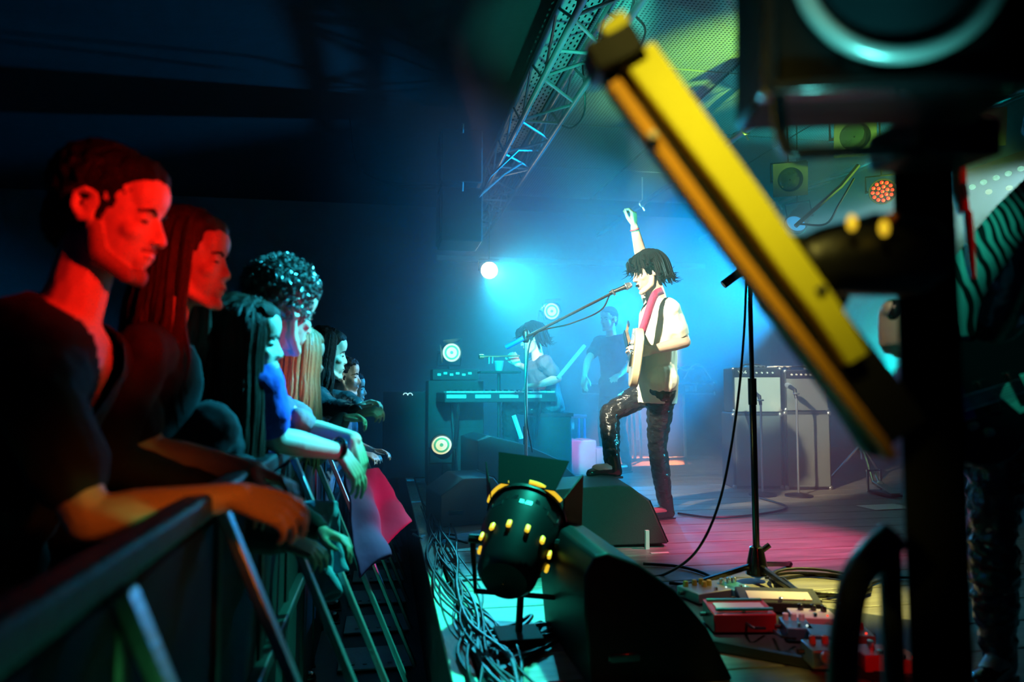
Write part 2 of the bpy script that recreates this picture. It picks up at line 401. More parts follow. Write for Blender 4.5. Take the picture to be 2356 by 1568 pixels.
# ================================================================== roof truss
T = thing('lighting_truss', 'grey aluminium lattice truss hanging above the front of the stage', 'truss', (1.37, 6.5, 3.3))
TX0, TX1, TZ0, TZ1 = 1.19, 1.55, 3.28, 3.58
for x in (TX0, TX1):
    for z in (TZ0, TZ1): MB().tube([(x, 2.0, z), (x, 11.3, z)], .026, 10).build('chord', 'steel_pipe', T)
yy = 2.1; k = 0
while yy < 11.1:
    a, b_ = (TX0, TX1) if k % 2 else (TX1, TX0)
    MB().tube([(a, yy, TZ0), (b_, yy + .42, TZ0)], .013, 8).build('brace', 'steel_pipe', T)
    for x in (TX0, TX1): MB().tube([(x, yy, TZ0 if k % 2 else TZ1), (x, yy + .42, TZ1 if k % 2 else TZ0)], .011, 6).build('brace', 'steel_pipe', T)
    if k % 3 == 2: MB().tube([(TX0, yy + .45, TZ0), (TX1, yy + .45, TZ0)], .013, 8).build('brace', 'steel_pipe', T)
    yy += .46; k += 1
# perforated cable tray on the truss: real slots between the webs
def slotted_tray(y0, y1, x0, x1, z, name, label):
    mb = MB(); nx = 7; cw = (x1 - x0) / nx; cl = .085; iy = 0; y_ = y0
    while y_ < y1:
        for ix in range(nx):
            xa = x0 + ix * cw; off = cl / 2 if ix % 2 else 0; ya = y_ + off
            hx0, hx1, hy0, hy1 = xa + cw * .32, xa + cw * .68, ya + cl * .2, ya + cl * .72
            xb, yb = xa + cw, ya + cl
            vs = [(xa, ya, z), (xb, ya, z), (xb, yb, z), (xa, yb, z), (hx0, hy0, z), (hx1, hy0, z), (hx1, hy1, z), (hx0, hy1, z)]
            mb.add(vs, [(0, 1, 5, 4), (1, 2, 6, 5), (2, 3, 7, 6), (3, 0, 4, 7)])
        y_ += cl
    o = mb.build(name, 'alu_dull', None, smooth=False)
    s_ = o.modifiers.new('thick', 'SOLIDIFY'); s_.thickness = .003
    tag(o, label, 'cable tray')
    for x in (x0, x1): MB().box((x, (y0 + y1) / 2, z + .025), (.004, y1 - y0, .05)).build('side_flange', 'alu_dull', o, smooth=False, world=False)
    return o
slotted_tray(2.1, 8.1, 1.21, 1.50, 3.63, 'cable_tray', 'slotted sheet metal cable tray lying on the lattice truss')
slotted_tray(8.6, 10.9, 1.24, 1.50, 3.63, 'cable_tray', 'short slotted cable tray far along the truss beyond a gap')
def cable(name, pts, r, m, label, cat='cable', group=None, n=6, seg=6):
    return tag(MB().tube(spline(pts, n), r, seg).build(name, m), label, cat, group)
cable('truss_cable', [(1.56, 5.5, 3.5), (1.63, 5.7, 3.2), (1.6, 6.0, 3.16), (1.56, 6.3, 3.3)], .008, 'rubber', 'black cable looping off the truss chord')
cable('truss_cable', [(1.56, 4.3, 3.3), (1.66, 4.35, 3.2), (1.64, 4.7, 3.12), (1.57, 4.9, 3.25)], .008, 'rubber', 'slack black cable under the near truss chord')
# bent bar bracket glowing green beside the truss
tag(MB().tube([P(1236, 346, 7.45), P(1192, 345, 7.0), P(1128, 405, 7.0), P(1102, 452, 7.0), P(1160, 400, 7.1), P(1200, 375, 7.2)], .012, 8).build('hanging_bracket', 'alu'), 'thin bent metal bracket hanging below the truss beside the dark speakers', 'bracket')

# flown loudspeakers, dark, left of the truss
for k, (z0, z1, lb) in enumerate(((2.95, 3.5, 'upper black flown loudspeaker box beside the truss'), (2.35, 2.9, 'lower black flown loudspeaker box beside the truss'))):
    s_ = thing('flown_speaker', lb, 'loudspeaker', (.75, 7.4, z0))
    MB().box((.75, 7.4, (z0 + z1) / 2), (.42, .55, z1 - z0)).build('cabinet', 'black_rough', s_, bevel=.015)
    MB().box((.535, 7.4, (z0 + z1) / 2), (.02, .5, z1 - z0 - .06)).build('grille', 'black_metal', s_, bevel=.004)
    MB().tube([(.75, 7.1, z1 - .05), (.75, 7.08, z1 + .04)], .012).build('rigging_pin', 'steel_pipe', s_)
for k in range(4):
    cable('speaker_cable', [(.53, 7.3, 2.92 + k * .012), (.3, 7.3, 2.93 + .03 * (k - 1.5)), (.05, 7.35, 2.94 + .012 * k), (-.3, 7.6, 3.2), (-.4, 7.7, 3.75)], .006, 'rubber', 'thin black cable running from the flown loudspeakers into the hall', group='speaker cables')

# ================================================================== lighting pipes along the stage
def pipe(y0, y1, x, z, label, hangers):
    t = thing('lighting_pipe', label, 'pipe', (x, (y0 + y1) / 2, z))
    MB().tube([(x, y0, z), (x, y1, z)], .036, 12).build('tube', 'alu', t)
    for yh in hangers:
        h = MB().tube([(x, yh, z + .03), (x, yh, 3.76)], .008, 6).build('hanger_rod', 'steel_pipe', t)
        MB().torus((x, yh, z), (0, 1, 0), .042, .012, 14, 6).build('clamp', 'alu', h)
        MB().tube([(x, yh, z - .05), (x + .03, yh, z - .1)], .012).build('wing_bolt', 'alu', h)
    return t
PBx, PBz = 3.44, 3.38
pipe(3.2, 11.3, PBx, PBz, 'grey lighting pipe hung on rods from the perforated ceiling over the singer', [6.35, 9.2])
PAx, PAz = 5.25, 3.38
pipe(4.2, 11.3, PAx, PAz, 'second grey lighting pipe over the amplifiers with lamps clamped under it', [6.1, 8.8])
for k in range(3):
    cable('pipe_cable', [(PBx + .04 * math.sin(i * 2.1 + k), 3.3 + i * .55, PBz + .05 * math.cos(i * 2.1 + k)) for i in range(7)], .007, 'rubber', 'thin cable wrapped along the pipe under the perforated ceiling', group='cables wrapped round the pipe')
for k in range(3):
    cable('pipe_cable', [(PAx + .04 * math.sin(i * 1.7 + k), 4.3 + i * .6, PAz - .02 + .05 * math.cos(i * 1.7 + k)) for i in range(9)], .007, 'rubber', 'thin cable wrapped along the pipe over the amplifiers', group='cables on the far pipe')

# ================================================================== round stage lamps
def par_can(loc, aim, R, L, label, lens='lens_dark', body='black_metal', yoke=True, doors=0, name='stage_lamp', inner=None, hook=None, base=None, group=None):
    loc = V(loc); d = (V(aim) - loc).normalized()
    t = thing(name, label, 'stage lamp', loc, 0, group)
    x, y_, z = basis(d); Mx = Matrix(((x.x, y_.x, d.x, loc.x), (x.y, y_.y, d.y, loc.y), (x.z, y_.z, d.z, loc.z), (0, 0, 0, 1)))
    h = MB(Mx).lathe([(.001, -L * .64), (R * .25, -L * .63), (R * .55, -L * .6), (R * .72, -L * .5), (R * .8, -L * .2), (R * .98, 0), (R, L * .38), (R * 1.06, L * .38), (R * 1.06, L * .42), (R * .93, L * .42), (R * .9, L * .3)], 28, caps=False).build('housing', body, t)
    le = MB(Mx).lathe([(R * .92, L * .3), (R * .6, L * .34), (R * .05, L * .36)], 28, caps=False).build('lens', lens, t)
    MB(Mx).torus((0, 0, L * .42), (0, 0, 1), R * 1.0, R * .06, 28, 6).build('rim', body, t)
    if inner:
        MB(Mx).torus((0, 0, L * .36), (0, 0, 1), R * .62, R * .1, 22, 6).build('reflector_ring', inner, le)
        MB(Mx).lathe([(R * .18, L * .36), (R * .15, L * .4), (R * .02, L * .41)], 12).build('bulb_cap', inner, le)
    sg = -1 if base else 1
    if yoke:
        pts = [Mx @ V((R * 1.2, 0, 0)), Mx @ V((R * 1.2, sg * R * 1.3, -L * .2)), Mx @ V((-R * 1.2, sg * R * 1.3, -L * .2)), Mx @ V((-R * 1.2, 0, 0))]
        MB().tube(pts, R * .08, 6).build('yoke', body, t)
        for sg_ in (-1, 1): MB(Mx).tube([(sg_ * R * .95, 0, 0), (sg_ * R * 1.28, 0, 0)], R * .12, 8).build('yoke_knob', body, t)
    if hook: MB().tube([V(hook), Mx @ V((0, R * 1.3, -L * .2))], R * .07, 6).build('hanging_rod', body, t)
    if base:
        b0 = V((loc.x, loc.y, base)); MB().tube([b0, Mx @ V((0, -R * 1.3, -L * .2))], R * .09, 8).build('post', body, t)
        MB().box(b0 + V((0, 0, .012)), (R * 1.1, R * 1.1, .024)).build('base_plate', 'black_rough', t, bevel=.004)
    for k in range(doors):
        a = k * PI / 2 + .12
        q = [(R * .75, R * .95, L * .42), (-R * .75, R * .95, L * .42), (-R * .95, R * 1.3, L * .78), (R * .95, R * 1.3, L * .78)]
        RZ = Matrix.Rotation(a, 4, 'Z'); m2 = Mx @ RZ
        o = MB(m2).add(q + [(p_[0], p_[1] + .004, p_[2]) for p_ in q], [(0, 1, 2, 3), (7, 6, 5, 4), (0, 4, 5, 1), (1, 5, 6, 2), (2, 6, 7, 3), (3, 7, 4, 0)]).build('barn_door', body, t, smooth=False)
    return t, Mx
back = P(1125, 622, 9.2)
par_can(back, EYE + V((.3, 0, .2)), .11, .3, 'glaring white stage lamp high at the back of the stage', 'lens_hot', hook=(back.x, back.y, 3.74))
l2 = P(1035, 811, 7.6)
par_can(l2, (1.2, 2.0, 1.1), .105, .3, 'pale round stage lamp on a post beside the keyboards', 'lens_cream', inner='lens_green_shade', base=.012, doors=2)
l3 = P(1264, 716, 7.8)
par_can(l3, (2.0, 1.0, 1.2), .095, .28, 'pale round stage lamp on a tall post behind the keyboard player', 'lens_cream', inner='lens_green_shade', base=.012, doors=2)
l4 = P(1018, 1030, 5.6)
par_can(l4, l4 + V((-.15, -.8, .35)), .085, .2, 'small round floor lamp tilted up at the stage edge', 'lens_cream', inner='lens_green_shade', base=.012)
# red LED lamp and dark lamps under the far pipe
l5 = P(2029, 440, 5.4)
t5, M5 = par_can(l5, EYE + V((.4, 0, 0)), .09, .2, 'round lamp with a cluster of red light diodes under the far pipe', 'lens_dark', hook=(l5.x, l5.y, 3.74))
for ring, n_ in ((.0, 1), (.034, 6), (.066, 12)):
    for k in range(n_):
        a = 2 * PI * k / n_ + ring * 9; MB(M5).ell((ring * math.cos(a), ring * math.sin(a), .08), (.014, .014, .012), None, 8, 5).build('diode', 'lens_red', t5)
def gel_lamp(px, py, d, R, label, up=PAz):
    l = P(px, py, d); a = l + V((-.5, -1, -.25))
    t, mx_ = par_can(l, a, R, .3, label, 'lens_dark', hook=(l.x + .05, l.y + .1, 3.74), name='stage_lamp')
    fr_ = MB(mx_)
    s_ = R * 1.15; zz = .14
    o = MB(mx_)
    n_ = 24; out = []; inn = []
    for k in range(n_):
        a_ = 2 * PI * k / n_; c_, s2 = math.cos(a_), math.sin(a_); q = s_ / max(abs(c_), abs(s2))
        out.append((q * c_, q * s2)); inn.append((R * .85 * c_, R * .85 * s2))
    vs = [(p_[0], p_[1], z_) for z_ in (zz, zz + .006) for p_ in out] + [(p_[0], p_[1], z_) for z_ in (zz, zz + .006) for p_ in inn]
    fs = []
    for k in range(n_):
        j = (k + 1) % n_
        fs += [(n_ + k, n_ + j, 3 * n_ + j, 3 * n_ + k), (j, k, 2 * n_ + k, 2 * n_ + j), (k, j, n_ + j, n_ + k), (2 * n_ + j, 2 * n_ + k, 3 * n_ + k, 3 * n_ + j)]
    o.add(vs, fs).build('gel_frame', 'monitor_paint', t, smooth=False)
    return t
gel_lamp(1960, 318, 5.6, .13, 'dark stage lamp with a square gel frame between the two pipes')
gel_lamp(2160, 265, 5.2, .14, 'larger dark stage lamp with a gel frame under the near end of the far pipe')
gel_lamp(1815, 415, 6.2, .12, 'dark stage lamp with a gel frame deeper over the amplifiers')
gel_lamp(2250, 300, 5.0, .11, 'dark stage lamp with a gel frame close to the side wall')
par_can(P(1840, 500, 6.8), (2.0, 5, .5), .1, .3, 'blue stage lamp shining across the stage over the amplifiers', mat('lens_blue', (.1, .4, .9), .2, emit=(.05, .5, 1.), estr=.5), hook=(P(1840, 500, 6.8).x, P(1840, 500, 6.8).y, 3.74))
# jib arm with a cable in front of the blue haze
tag(MB().tube([P(1830, 520, 5.2), P(1935, 428, 5.2), P(1975, 380, 5.2)], .016, 8).build('swing_boom', 'black_metal'), 'dark lamp arm reaching up towards the red diode lamp', 'lamp arm')
cable('lamp_cable', [P(1840, 515, 5.1), P(1900, 515, 5.1), P(1930, 470, 5.1), P(1965, 410, 5.1)], .008, 'rubber', 'black cable sagging under the lamp arm')
# strip of small ceiling lamps over the guitarist
for i, (px, py) in enumerate(((2237, 430), (2263, 419), (2292, 409), (2320, 399), (2349, 388), (2275, 441), (2322, 432), (2352, 444))):
    q = P(px, py, 6.0)
    o = MB().ell(q, (.026, .026, .022), None, 12, 8).build('ceiling_bulb', mat('bulb_glow', (.5, .8, .6), .3, emit=(.28, .75, .42) if i < 5 else (.5, .6, .22), estr=.5))
    tag(o, 'small round lamp of the dotted lamp panel above the guitarist', 'lamp', 'dotted lamps above the guitarist')
tag(MB().add([P(2200, 400, 6.05), P(2400, 330, 6.05), P(2460, 560, 6.0), P(2260, 600, 6.0)] + [P(2200, 400, 6.15), P(2400, 330, 6.15), P(2460, 560, 6.1), P(2260, 600, 6.1)], [(0, 1, 2, 3), (7, 6, 5, 4), (0, 4, 5, 1), (1, 5, 6, 2), (2, 6, 7, 3), (3, 7, 4, 0)]).build('ceiling_board', mat('red_panel', (.16, .06, .05), .6), smooth=False), 'dark red panel behind the dotted lamps above the guitarist', 'panel')

# ================================================================== crowd barrier
dm('rail_paint', (.016, .02, .024), .45, .3, bump=.1, bscale=60)
RX, RZ_ = -.32, .67
B = thing('crowd_barrier', 'steel crowd barrier with slanting braces between the audience and the stage', 'barrier', (RX, 3.4, -.5))
MB().box((RX, 3.6, RZ_), (.05, 7.0, .045)).build('top_rail', 'rail_paint', B, bevel=.01)
MB().box((RX - .02, 3.6, .06), (.012, 7.0, 1.1)).build('front_sheet', 'post_black', B)
MB().box((RX, 3.6, .12), (.04, 7.0, .04)).build('mid_rail', 'black_metal', B, bevel=.008)
ys = [.395 + .535 * k for k in range(12)]
for yb in ys:
    MB().bar((RX + .02, yb, RZ_ - .03), (.16, yb, -.47), .04, .02, (1, 0, 0)).build('brace', 'alu', B, bevel=.004)
    MB().box((-.03, yb + .18, -.485), (.36, .3, .012)).build('foot_plate', 'alu_dull', B, bevel=.003)
    fp = B.children[-1]
    for k in range(5): MB().box((-.14 + k * .06, yb + .18, -.477), (.02, .2, .006)).build('tread_rib', 'alu_dull', fp)
    MB().tube([(RX - .02, yb + .1, RZ_ - .02), (RX - .02, yb + .1, -.48)], .02, 8).build('upright', 'black_metal', B)
# clothes hung over the barrier
def drape(name, label, m, corners, depth=.05, waves=3, cat='clothes'):
    a, b_, c, d = [V(p) for p in corners]; n_, mm = 22, 16; vs = []
    nrm = (b_ - a).cross(d - a).normalized()
    for j in range(mm + 1):
        for i in range(n_ + 1):
            u, v_ = i / n_, j / mm
            p_ = (a * (1 - u) + b_ * u) * (1 - v_) + (d * (1 - u) + c * u) * v_
            p_ = p_ + nrm * (depth * v_ * math.sin(u * waves * 2 * PI + v_ * 2) + depth * .5 * noise.noise(V((u * 4, v_ * 4, 3.3))))
            vs.append(p_ + V((0, 0, .03 * v_ * math.sin(u * 9))))
    fs = [(j * (n_ + 1) + i, j * (n_ + 1) + i + 1, (j + 1) * (n_ + 1) + i + 1, (j + 1) * (n_ + 1) + i) for j in range(mm) for i in range(n_)]
    o = MB().add(vs, fs).build(name, m); s_ = o.modifiers.new('t', 'SOLIDIFY'); s_.thickness = .012
    s2 = o.modifiers.new('s', 'SUBSURF'); s2.levels = 1; s2.render_levels = 1
    return tag(o, label, cat)
drape('hanging_jacket', 'crimson jacket hanging down over the crowd barrier', 'cloth_magenta', [P(790, 1085, 3.0), P(868, 1075, 3.3), P(925, 1215, 3.3), P(845, 1330, 2.9)], .05, 1.6)
drape('hanging_jacket', 'pale denim jacket knotted over the barrier below the dangling hands', 'cloth_denim', [P(690, 1150, 2.25), P(775, 1150, 2.4), P(765, 1330, 2.4), P(745, 1400, 2.25)], .05, 1.5)
# ================================================================== stage monitors
def wedge(name, label, prof, y0, y1, loc, rotz, m='monitor_paint', grille=True):
    t = thing(name, label, 'stage monitor', loc, rotz)
    MB().prism(prof, y0, y1).build('cabinet', m, t, bevel=.008, world=False)
    if grille:
        (xa, za), (xb, zb) = prof[-2], prof[-1]
        a = V((xa, 0, za)); b_ = V((xb, 0, zb)); n_ = V((zb - za, 0, xa - xb)).normalized(); n_ = n_ if n_.x > 0 else -n_
        MB().bar(a + n_ * .006 + V((0, (y0 + y1) / 2, 0)), b_ + n_ * .006 + V((0, (y0 + y1) / 2, 0)), (y1 - y0) * .9, .01, n_).build('grille', 'black_metal', t, world=False)
    for s_ in (y0 + .02, y1 - .02): MB().box((prof[0][0] + .1, s_, .09), (.1, .05, .03)).build('handle', 'black_gloss', t, bevel=.006, world=False)
    return t
wedge('stage_monitor', 'big black wedge monitor with a rounded top at the stage edge', [(.0, 0), (-.02, .22), (-.02, .33), (.01, .385), (.05, .395), (.15, .355), (.26, .275), (.36, .16), (.44, .004)], 0, .62, (.6, 2.06, 0), 0, 'lamp_black', False)
wedge('stage_monitor', 'green lit wedge monitor under the foot of the singer', [(-.42, 0), (-.42, .22), (-.36, .31), (.12, .34), (.2, .33), (.3, .25), (.4, .02)], 0, .5, (1.15, 3.85, 0), -.12)
wedge('stage_monitor', 'hazy tall wedge monitor further along the stage edge', [(-.35, 0), (-.35, .5), (-.25, .53), (0, .47), (.25, .36), (.42, .2), (.5, .02)], 0, .6, (1.0, 5.1, 0), .1)
wedge('stage_monitor', 'dark low wedge monitor behind the cable bundle', [(-.25, 0), (-.25, .2), (-.1, .3), (.1, .3), (.32, .02)], 0, .45, (.6, 4.6, 0), .15)
tag(MB().box((.62, 3.32, .035), (.3, .12, .07), Matrix.Rotation(.5, 3, 'Z')).build('junction_box', 'tolex', bevel=.006), 'low black stage box with a red end beside the cables', 'box')
MB().box((.735, 3.38, .035), (.012, .1, .06), Matrix.Rotation(.5, 3, 'Z')).build('end_plate', 'pedal_red', bpy.data.objects['junction_box'], world=False)

# ================================================================== slotted floor lamp with barn doors
fl_loc = P(1192, 1245, 2.5)
Tl, Ml = par_can(fl_loc, fl_loc + V((.4, .8, .5)), .14, .32, 'black floor lamp with barn doors and yellow glowing vent slots', 'lens_amber', 'lamp_black', doors=4, name='floor_lamp', base=.012)
hs = [c for c in Tl.children if c.name.startswith('housing')][0]
for k in range(12):
    a = k * 2 * PI / 12
    p_ = V((.124 * math.cos(a), .124 * math.sin(a), -.055)); Rm = Matrix.Rotation(a, 3, 'Z')
    MB(Ml).box(p_, (.012, .016, .03), Rm).build('vent_slot', 'glow_yellow', hs, bevel=.004)
for k in range(16):
    a = .25 + k * 2 * PI / 16
    MB(Ml).box((.135 * math.cos(a), .135 * math.sin(a), .05 + .02 * (k % 2)), (.006, .045, .02), Matrix.Rotation(a, 3, 'Z')).build('cooling_rib', 'black_gloss', hs)
for a0 in (.35, 1.75, 3.6):
    MB(Ml).torus((0, 0, .145), (0, 0, 1), .15, .008, 10, 6, a0, a0 + .9).build('rim_gap', 'glow_yellow', hs)

# ================================================================== cables along the stage edge
def gp(px, py): return G(px, py)
core = [(985, 1168), (1000, 1225), (1010, 1290), (1035, 1370), (1075, 1450), (1110, 1530), (1150, 1640)]
for k in range(15):
    o1 = random.uniform(-1, 1); pts = []
    for i, (px, py) in enumerate(core):
        q = gp(px, py); wv_ = math.sin(i * 1.9 + k * 1.3) * .045 + o1 * .05 * (1 + .25 * i / 3)
        pts.append(V((q.x + wv_ + .03, q.y + random.uniform(-.05, .05), .012 + .011 * (k % 4))))
    cable('stage_cable', pts, random.choice((.0045, .006, .007)), 'cable_grey' if k % 3 else 'rubber', 'dark cable in the tangled bundle along the stage edge', group='cables bundled along the stage edge', n=5)
for k in range(6):
    q = gp(1130 + 25 * k, 1460 + 18 * (k % 3)); a = random.uniform(0, 6)
    pts = [q + V((.25 * math.cos(a + i * .9) * (1 - i * .1), .12 * math.sin(a * 1.3 + i * 1.2), .012 + .01 * (i % 2))) for i in range(6)]
    pts = [V((max(p_.x, .34), p_.y, p_.z)) for p_ in pts]
    cable('loose_cable', pts, .008, 'rubber', 'loose black cable curling in front of the floor lamp', group='loose cables by the floor lamp')
cable('edge_cable', [gp(945, 1220), gp(975, 1222), gp(1010, 1226), gp(1050, 1232)], .009, 'rubber', 'black cable crossing the metal edge strip of the stage')
cable('edge_cable', [gp(950, 1236) + V((0, 0, .02)), gp(985, 1246), gp(1030, 1238), gp(1075, 1250)], .008, 'rubber', 'second black cable hooked over the edge strip')
cable('loop_cable', [gp(1160, 1335), gp(1080, 1335), gp(1020, 1350), gp(1012, 1385), gp(1050, 1415), gp(1110, 1425)], .01, 'rubber', 'thick black cable looping out of the floor lamp')

# ================================================================== microphone stands
def mic(t, a, b_, head_r=.026, m='mesh_mic', parent=None):
    a, b_ = V(a), V(b_); d = (b_ - a).normalized()
    body = MB().tube([a, a + (b_ - a) * .65, a + (b_ - a) * .74], [.011, .015, .02], 12).build('handle', 'black_metal', t)
    MB().cone(b_ - d * .03, b_ - d * .015, head_r, head_r * .95, 14).build('mic_head', m, t)
    MB().torus(b_ - d * .036, d, head_r, .004, 16, 6).build('collar_ring', 'alu', t)
base = G(1742, 1335)
top = P(1724, 622, (base - EYE).dot(FW))
S = thing('microphone_stand', 'straight tripod microphone stand with a downturned empty boom at the pedals', 'mic stand', base)
ax = V((base.x, base.y, 0))
def on(z): return ax + (top - base) * (z / top.z)
MB().tube([on(.1), on(.86)], .0155, 12).build('lower_tube', 'chrome_dark' if 'chrome_dark' in M else 'black_gloss', S)
MB().tube([on(.8), on(.92)], .019, 12).build('clutch', 'black_metal', S)
MB().tube([on(.9), on(top.z - .02)], .0105, 12).build('upper_tube', 'black_gloss', S)
MB().tube([on(top.z - .06), on(top.z - .03)], .02, 12).build('collar', 'alu', S)
MB().lathe([(.012, .16), (.03, .15), (.045, .08), (.05, .03), (.03, .02)], 16).build('tripod_hub', 'black_gloss', S, world=False)
for px, py in ((1652, 1345), (1935, 1425), (1800, 1310)):
    q = G(px, py); q = base + (q - base).normalized() * .36 + V((0, 0, .012)); 
    lg = MB().bar(base + V((0, 0, .075)), q, .022, .022).build('leg', 'black_gloss', S, bevel=.004)
    MB().cone(q - (q - base).normalized() * .02, q, .016, .014, 8).build('rubber_foot', 'rubber', lg)
MB().tube([base + V((.02, 0, .13)), base + V((.06, -.01, .16))], .013).build('wing_screw', 'black_metal', S)
tb = P(1724, 612, 3.28)
MB().cone(tb + V((0, 0, -.03)), tb + V((0, 0, .02)), .026, .03, 12).build('swivel', 'black_metal', S)
MB().tube([P(1757, 592, 3.28), P(1695, 632, 3.28)], .009, 10).build('boom_tube', 'black_gloss', S)
MB().tube([P(1705, 624, 3.28), P(1664, 655, 3.28)], .019, 12).build('counterweight', 'rubber', S)
cable('mic_cable', [P(1717, 640, 3.24), P(1712, 760, 3.24), P(1700, 900, 3.22), P(1680, 1040, 3.2), P(1650, 1170, 3.15), P(1600, 1270, 3.1), G(1530, 1325) + V((0, 0, .01)), G(1480, 1330) + V((0, 0, .01))], .006, 'rubber', 'thin black microphone cable sagging from the stand to the floor', seg=8, n=8)
# singer's boom stand
q0 = P(1210, 1050, 4.75); q0.z = 0; hub = P(1210, 775, 4.75)
S2 = thing('boom_microphone_stand', 'boom microphone stand reaching to the mouth of the singer', 'mic stand', q0)
MB().tube([q0 + V((0, 0, .05)), hub], .012, 10).build('pole', 'alu', S2)
MB().tube([q0 + V((0, 0, .5)), q0 + V((0, 0, .62))], .017, 10).build('clutch', 'black_metal', S2)
for a in (.4, 2.5, 4.6): MB().tube([q0 + V((0, 0, .09)), q0 + V((.3 * math.cos(a), .3 * math.sin(a), .012))], .011, 8).build('leg', 'black_gloss', S2)
e0, e1 = P(1165, 798, 4.78), P(1412, 672, 4.55)
MB().tube([e0, e1], .009, 8).build('boom_arm', 'black_metal', S2)
MB().tube([e0, e0 + (e1 - e0) * .17], .017, 10).build('counterweight', 'blue_tube', S2)
MB().cone(hub + V((0, 0, -.02)), hub + V((0, 0, .03)), .022, .024, 10).build('swivel', 'black_metal', S2)
MB().torus(e1, (e1 - e0), .018, .007, 12, 6).build('mic_clip', 'alu', S2)
mk = thing('microphone', 'vocal microphone with a pale mesh head at the mouth of the singer', 'microphone', P(1408, 672, 4.55))
mic(mk, P(1402, 674, 4.55), P(1453, 654, 4.53), .022)
cable('boom_cable', [P(1404, 676, 4.56), P(1380, 715, 4.6), P(1310, 745, 4.7), P(1230, 770, 4.76), P(1212, 850, 4.73), P(1212, 960, 4.73), P(1225, 1040, 4.7)], .005, 'cable_grey', 'thin cable winding along the boom stand')
# third small boom seen lower left
tag(MB().tube([P(1283, 870, 6.0), P(1345, 795, 6.2)], .016, 8).build('pale_rod', 'guitar_white'), 'slanting pale rod behind the keyboard player', 'rod')
tag(MB().tube([P(1182, 955, 5.4), P(1200, 1008, 5.4)], .017, 8).build('pale_rod', 'guitar_white'), 'short pale rod leaning on the hazy wedge monitor', 'rod')

# ================================================================== keyboards and small things at the back
kc = P(1140, 905, 6.1)
K = thing('keyboard', 'electric keyboard with pale keys in front of the keyboard player', 'keyboard', V((kc.x, kc.y, kc.z)))
KM = frame(kc, (1, .1, 0))
MB(KM).box((0, 0, -.03), (.42, .95, .08)).build('case', 'tolex', K, bevel=.008)
for k in range(24): MB(KM).box((.13, -.44 + k * .0385, .015), (.14, .036, .014)).build('white_key', 'guitar_white', K, bevel=.002)
for k in range(17): MB(KM).box((.09, -.42 + k * .054, .027), (.08, .016, .012)).build('black_key', 'black_gloss', K)
for sy in (-.35, .35):
    MB(KM).tube([(-.15, sy, -.07), (.15, sy, -kc.z + .015)], .015).build('stand_leg', 'black_metal', K)
    MB(KM).tube([(.15, sy, -.07), (-.15, sy, -kc.z + .015)], .015).build('stand_leg', 'black_metal', K)
for k in range(4): MB(KM).box((.213, -.38 + .22 * k, -.02), (.006, .16 - .03 * (k % 2), .028)).build('front_label', 'pale_box', K)
sb = P(1045, 862, 6.6)
tag(MB().box(sb, (.42, .34, .1)).build('sound_module', 'tolex', bevel=.008), 'small black sound module with controls under the pale lamp', 'sound module')
for k in range(6): MB().box(sb + V((-.15 + .055 * k, -.172, .012 * (k % 2))), (.03, .006, .018)).build('button', 'knob_white', bpy.data.objects['sound_module'], world=False)
tag(MB().box((sb.x, sb.y, sb.z / 2 - .026), (.5, .4, sb.z - .052)).build('equipment_rack', 'black_rough', bevel=.01), 'tall black equipment rack carrying the sound module', 'rack')
for k in range(3): MB().box((sb.x, sb.y - .205, .2 + .22 * k), (.44, .01, .18)).build('rack_unit', 'tolex', bpy.data.objects['equipment_rack'], world=False)
rk2 = P(945, 930, 7.2)
tag(MB().box((rk2.x, rk2.y, .42), (.55, .5, .84)).build('equipment_case', 'black_rough', bevel=.012), 'black equipment case with a small white mark at the far stage edge', 'case')
MB().torus((rk2.x - .06, rk2.y - .255, .8), (0, 1, 0), .022, .004, 10, 5, .2, 3.2).build('white_mark', 'led_white', bpy.data.objects['equipment_case'], world=False)  # white mark brightened by its own emission
MB().torus((rk2.x - .016, rk2.y - .255, .8), (0, 1, 0), .022, .004, 10, 5, .2, 3.2).build('white_mark', 'led_white', bpy.data.objects['equipment_case'], world=False)
cp = P(1148, 853, 6.0)
kd = thing('music_shelf', 'small black shelf on a pole holding the beer cup', 'shelf', (cp.x, cp.y, 0))
MB().box((cp.x, cp.y, cp.z - .01), (.34, .22, .018)).build('shelf_board', 'black_rough', kd, bevel=.004)
MB().tube([(cp.x, cp.y, cp.z - .02), (cp.x, cp.y, .02)], .014).build('pole', 'black_metal', kd)
MB().lathe([(.14, 0), (.14, .015), (.02, .02)], 18).build('base', 'black_metal', kd, world=False)
C = thing('beer_cup', 'clear plastic cup of amber beer with foam', 'cup', (cp.x, cp.y, cp.z))
MB(Matrix.Translation(cp)).lathe([(.03, 0), (.042, .085), (.04, .085), (.028, .004)], 18, caps=False).build('cup_wall', 'cup', C)
MB(Matrix.Translation(cp)).lathe([(.027, .003), (.0375, .062)], 18).build('beer', 'beer', C)
MB(Matrix.Translation(cp)).lathe([(.038, .0625), (.0395, .075)], 18).build('foam', 'paper', C)
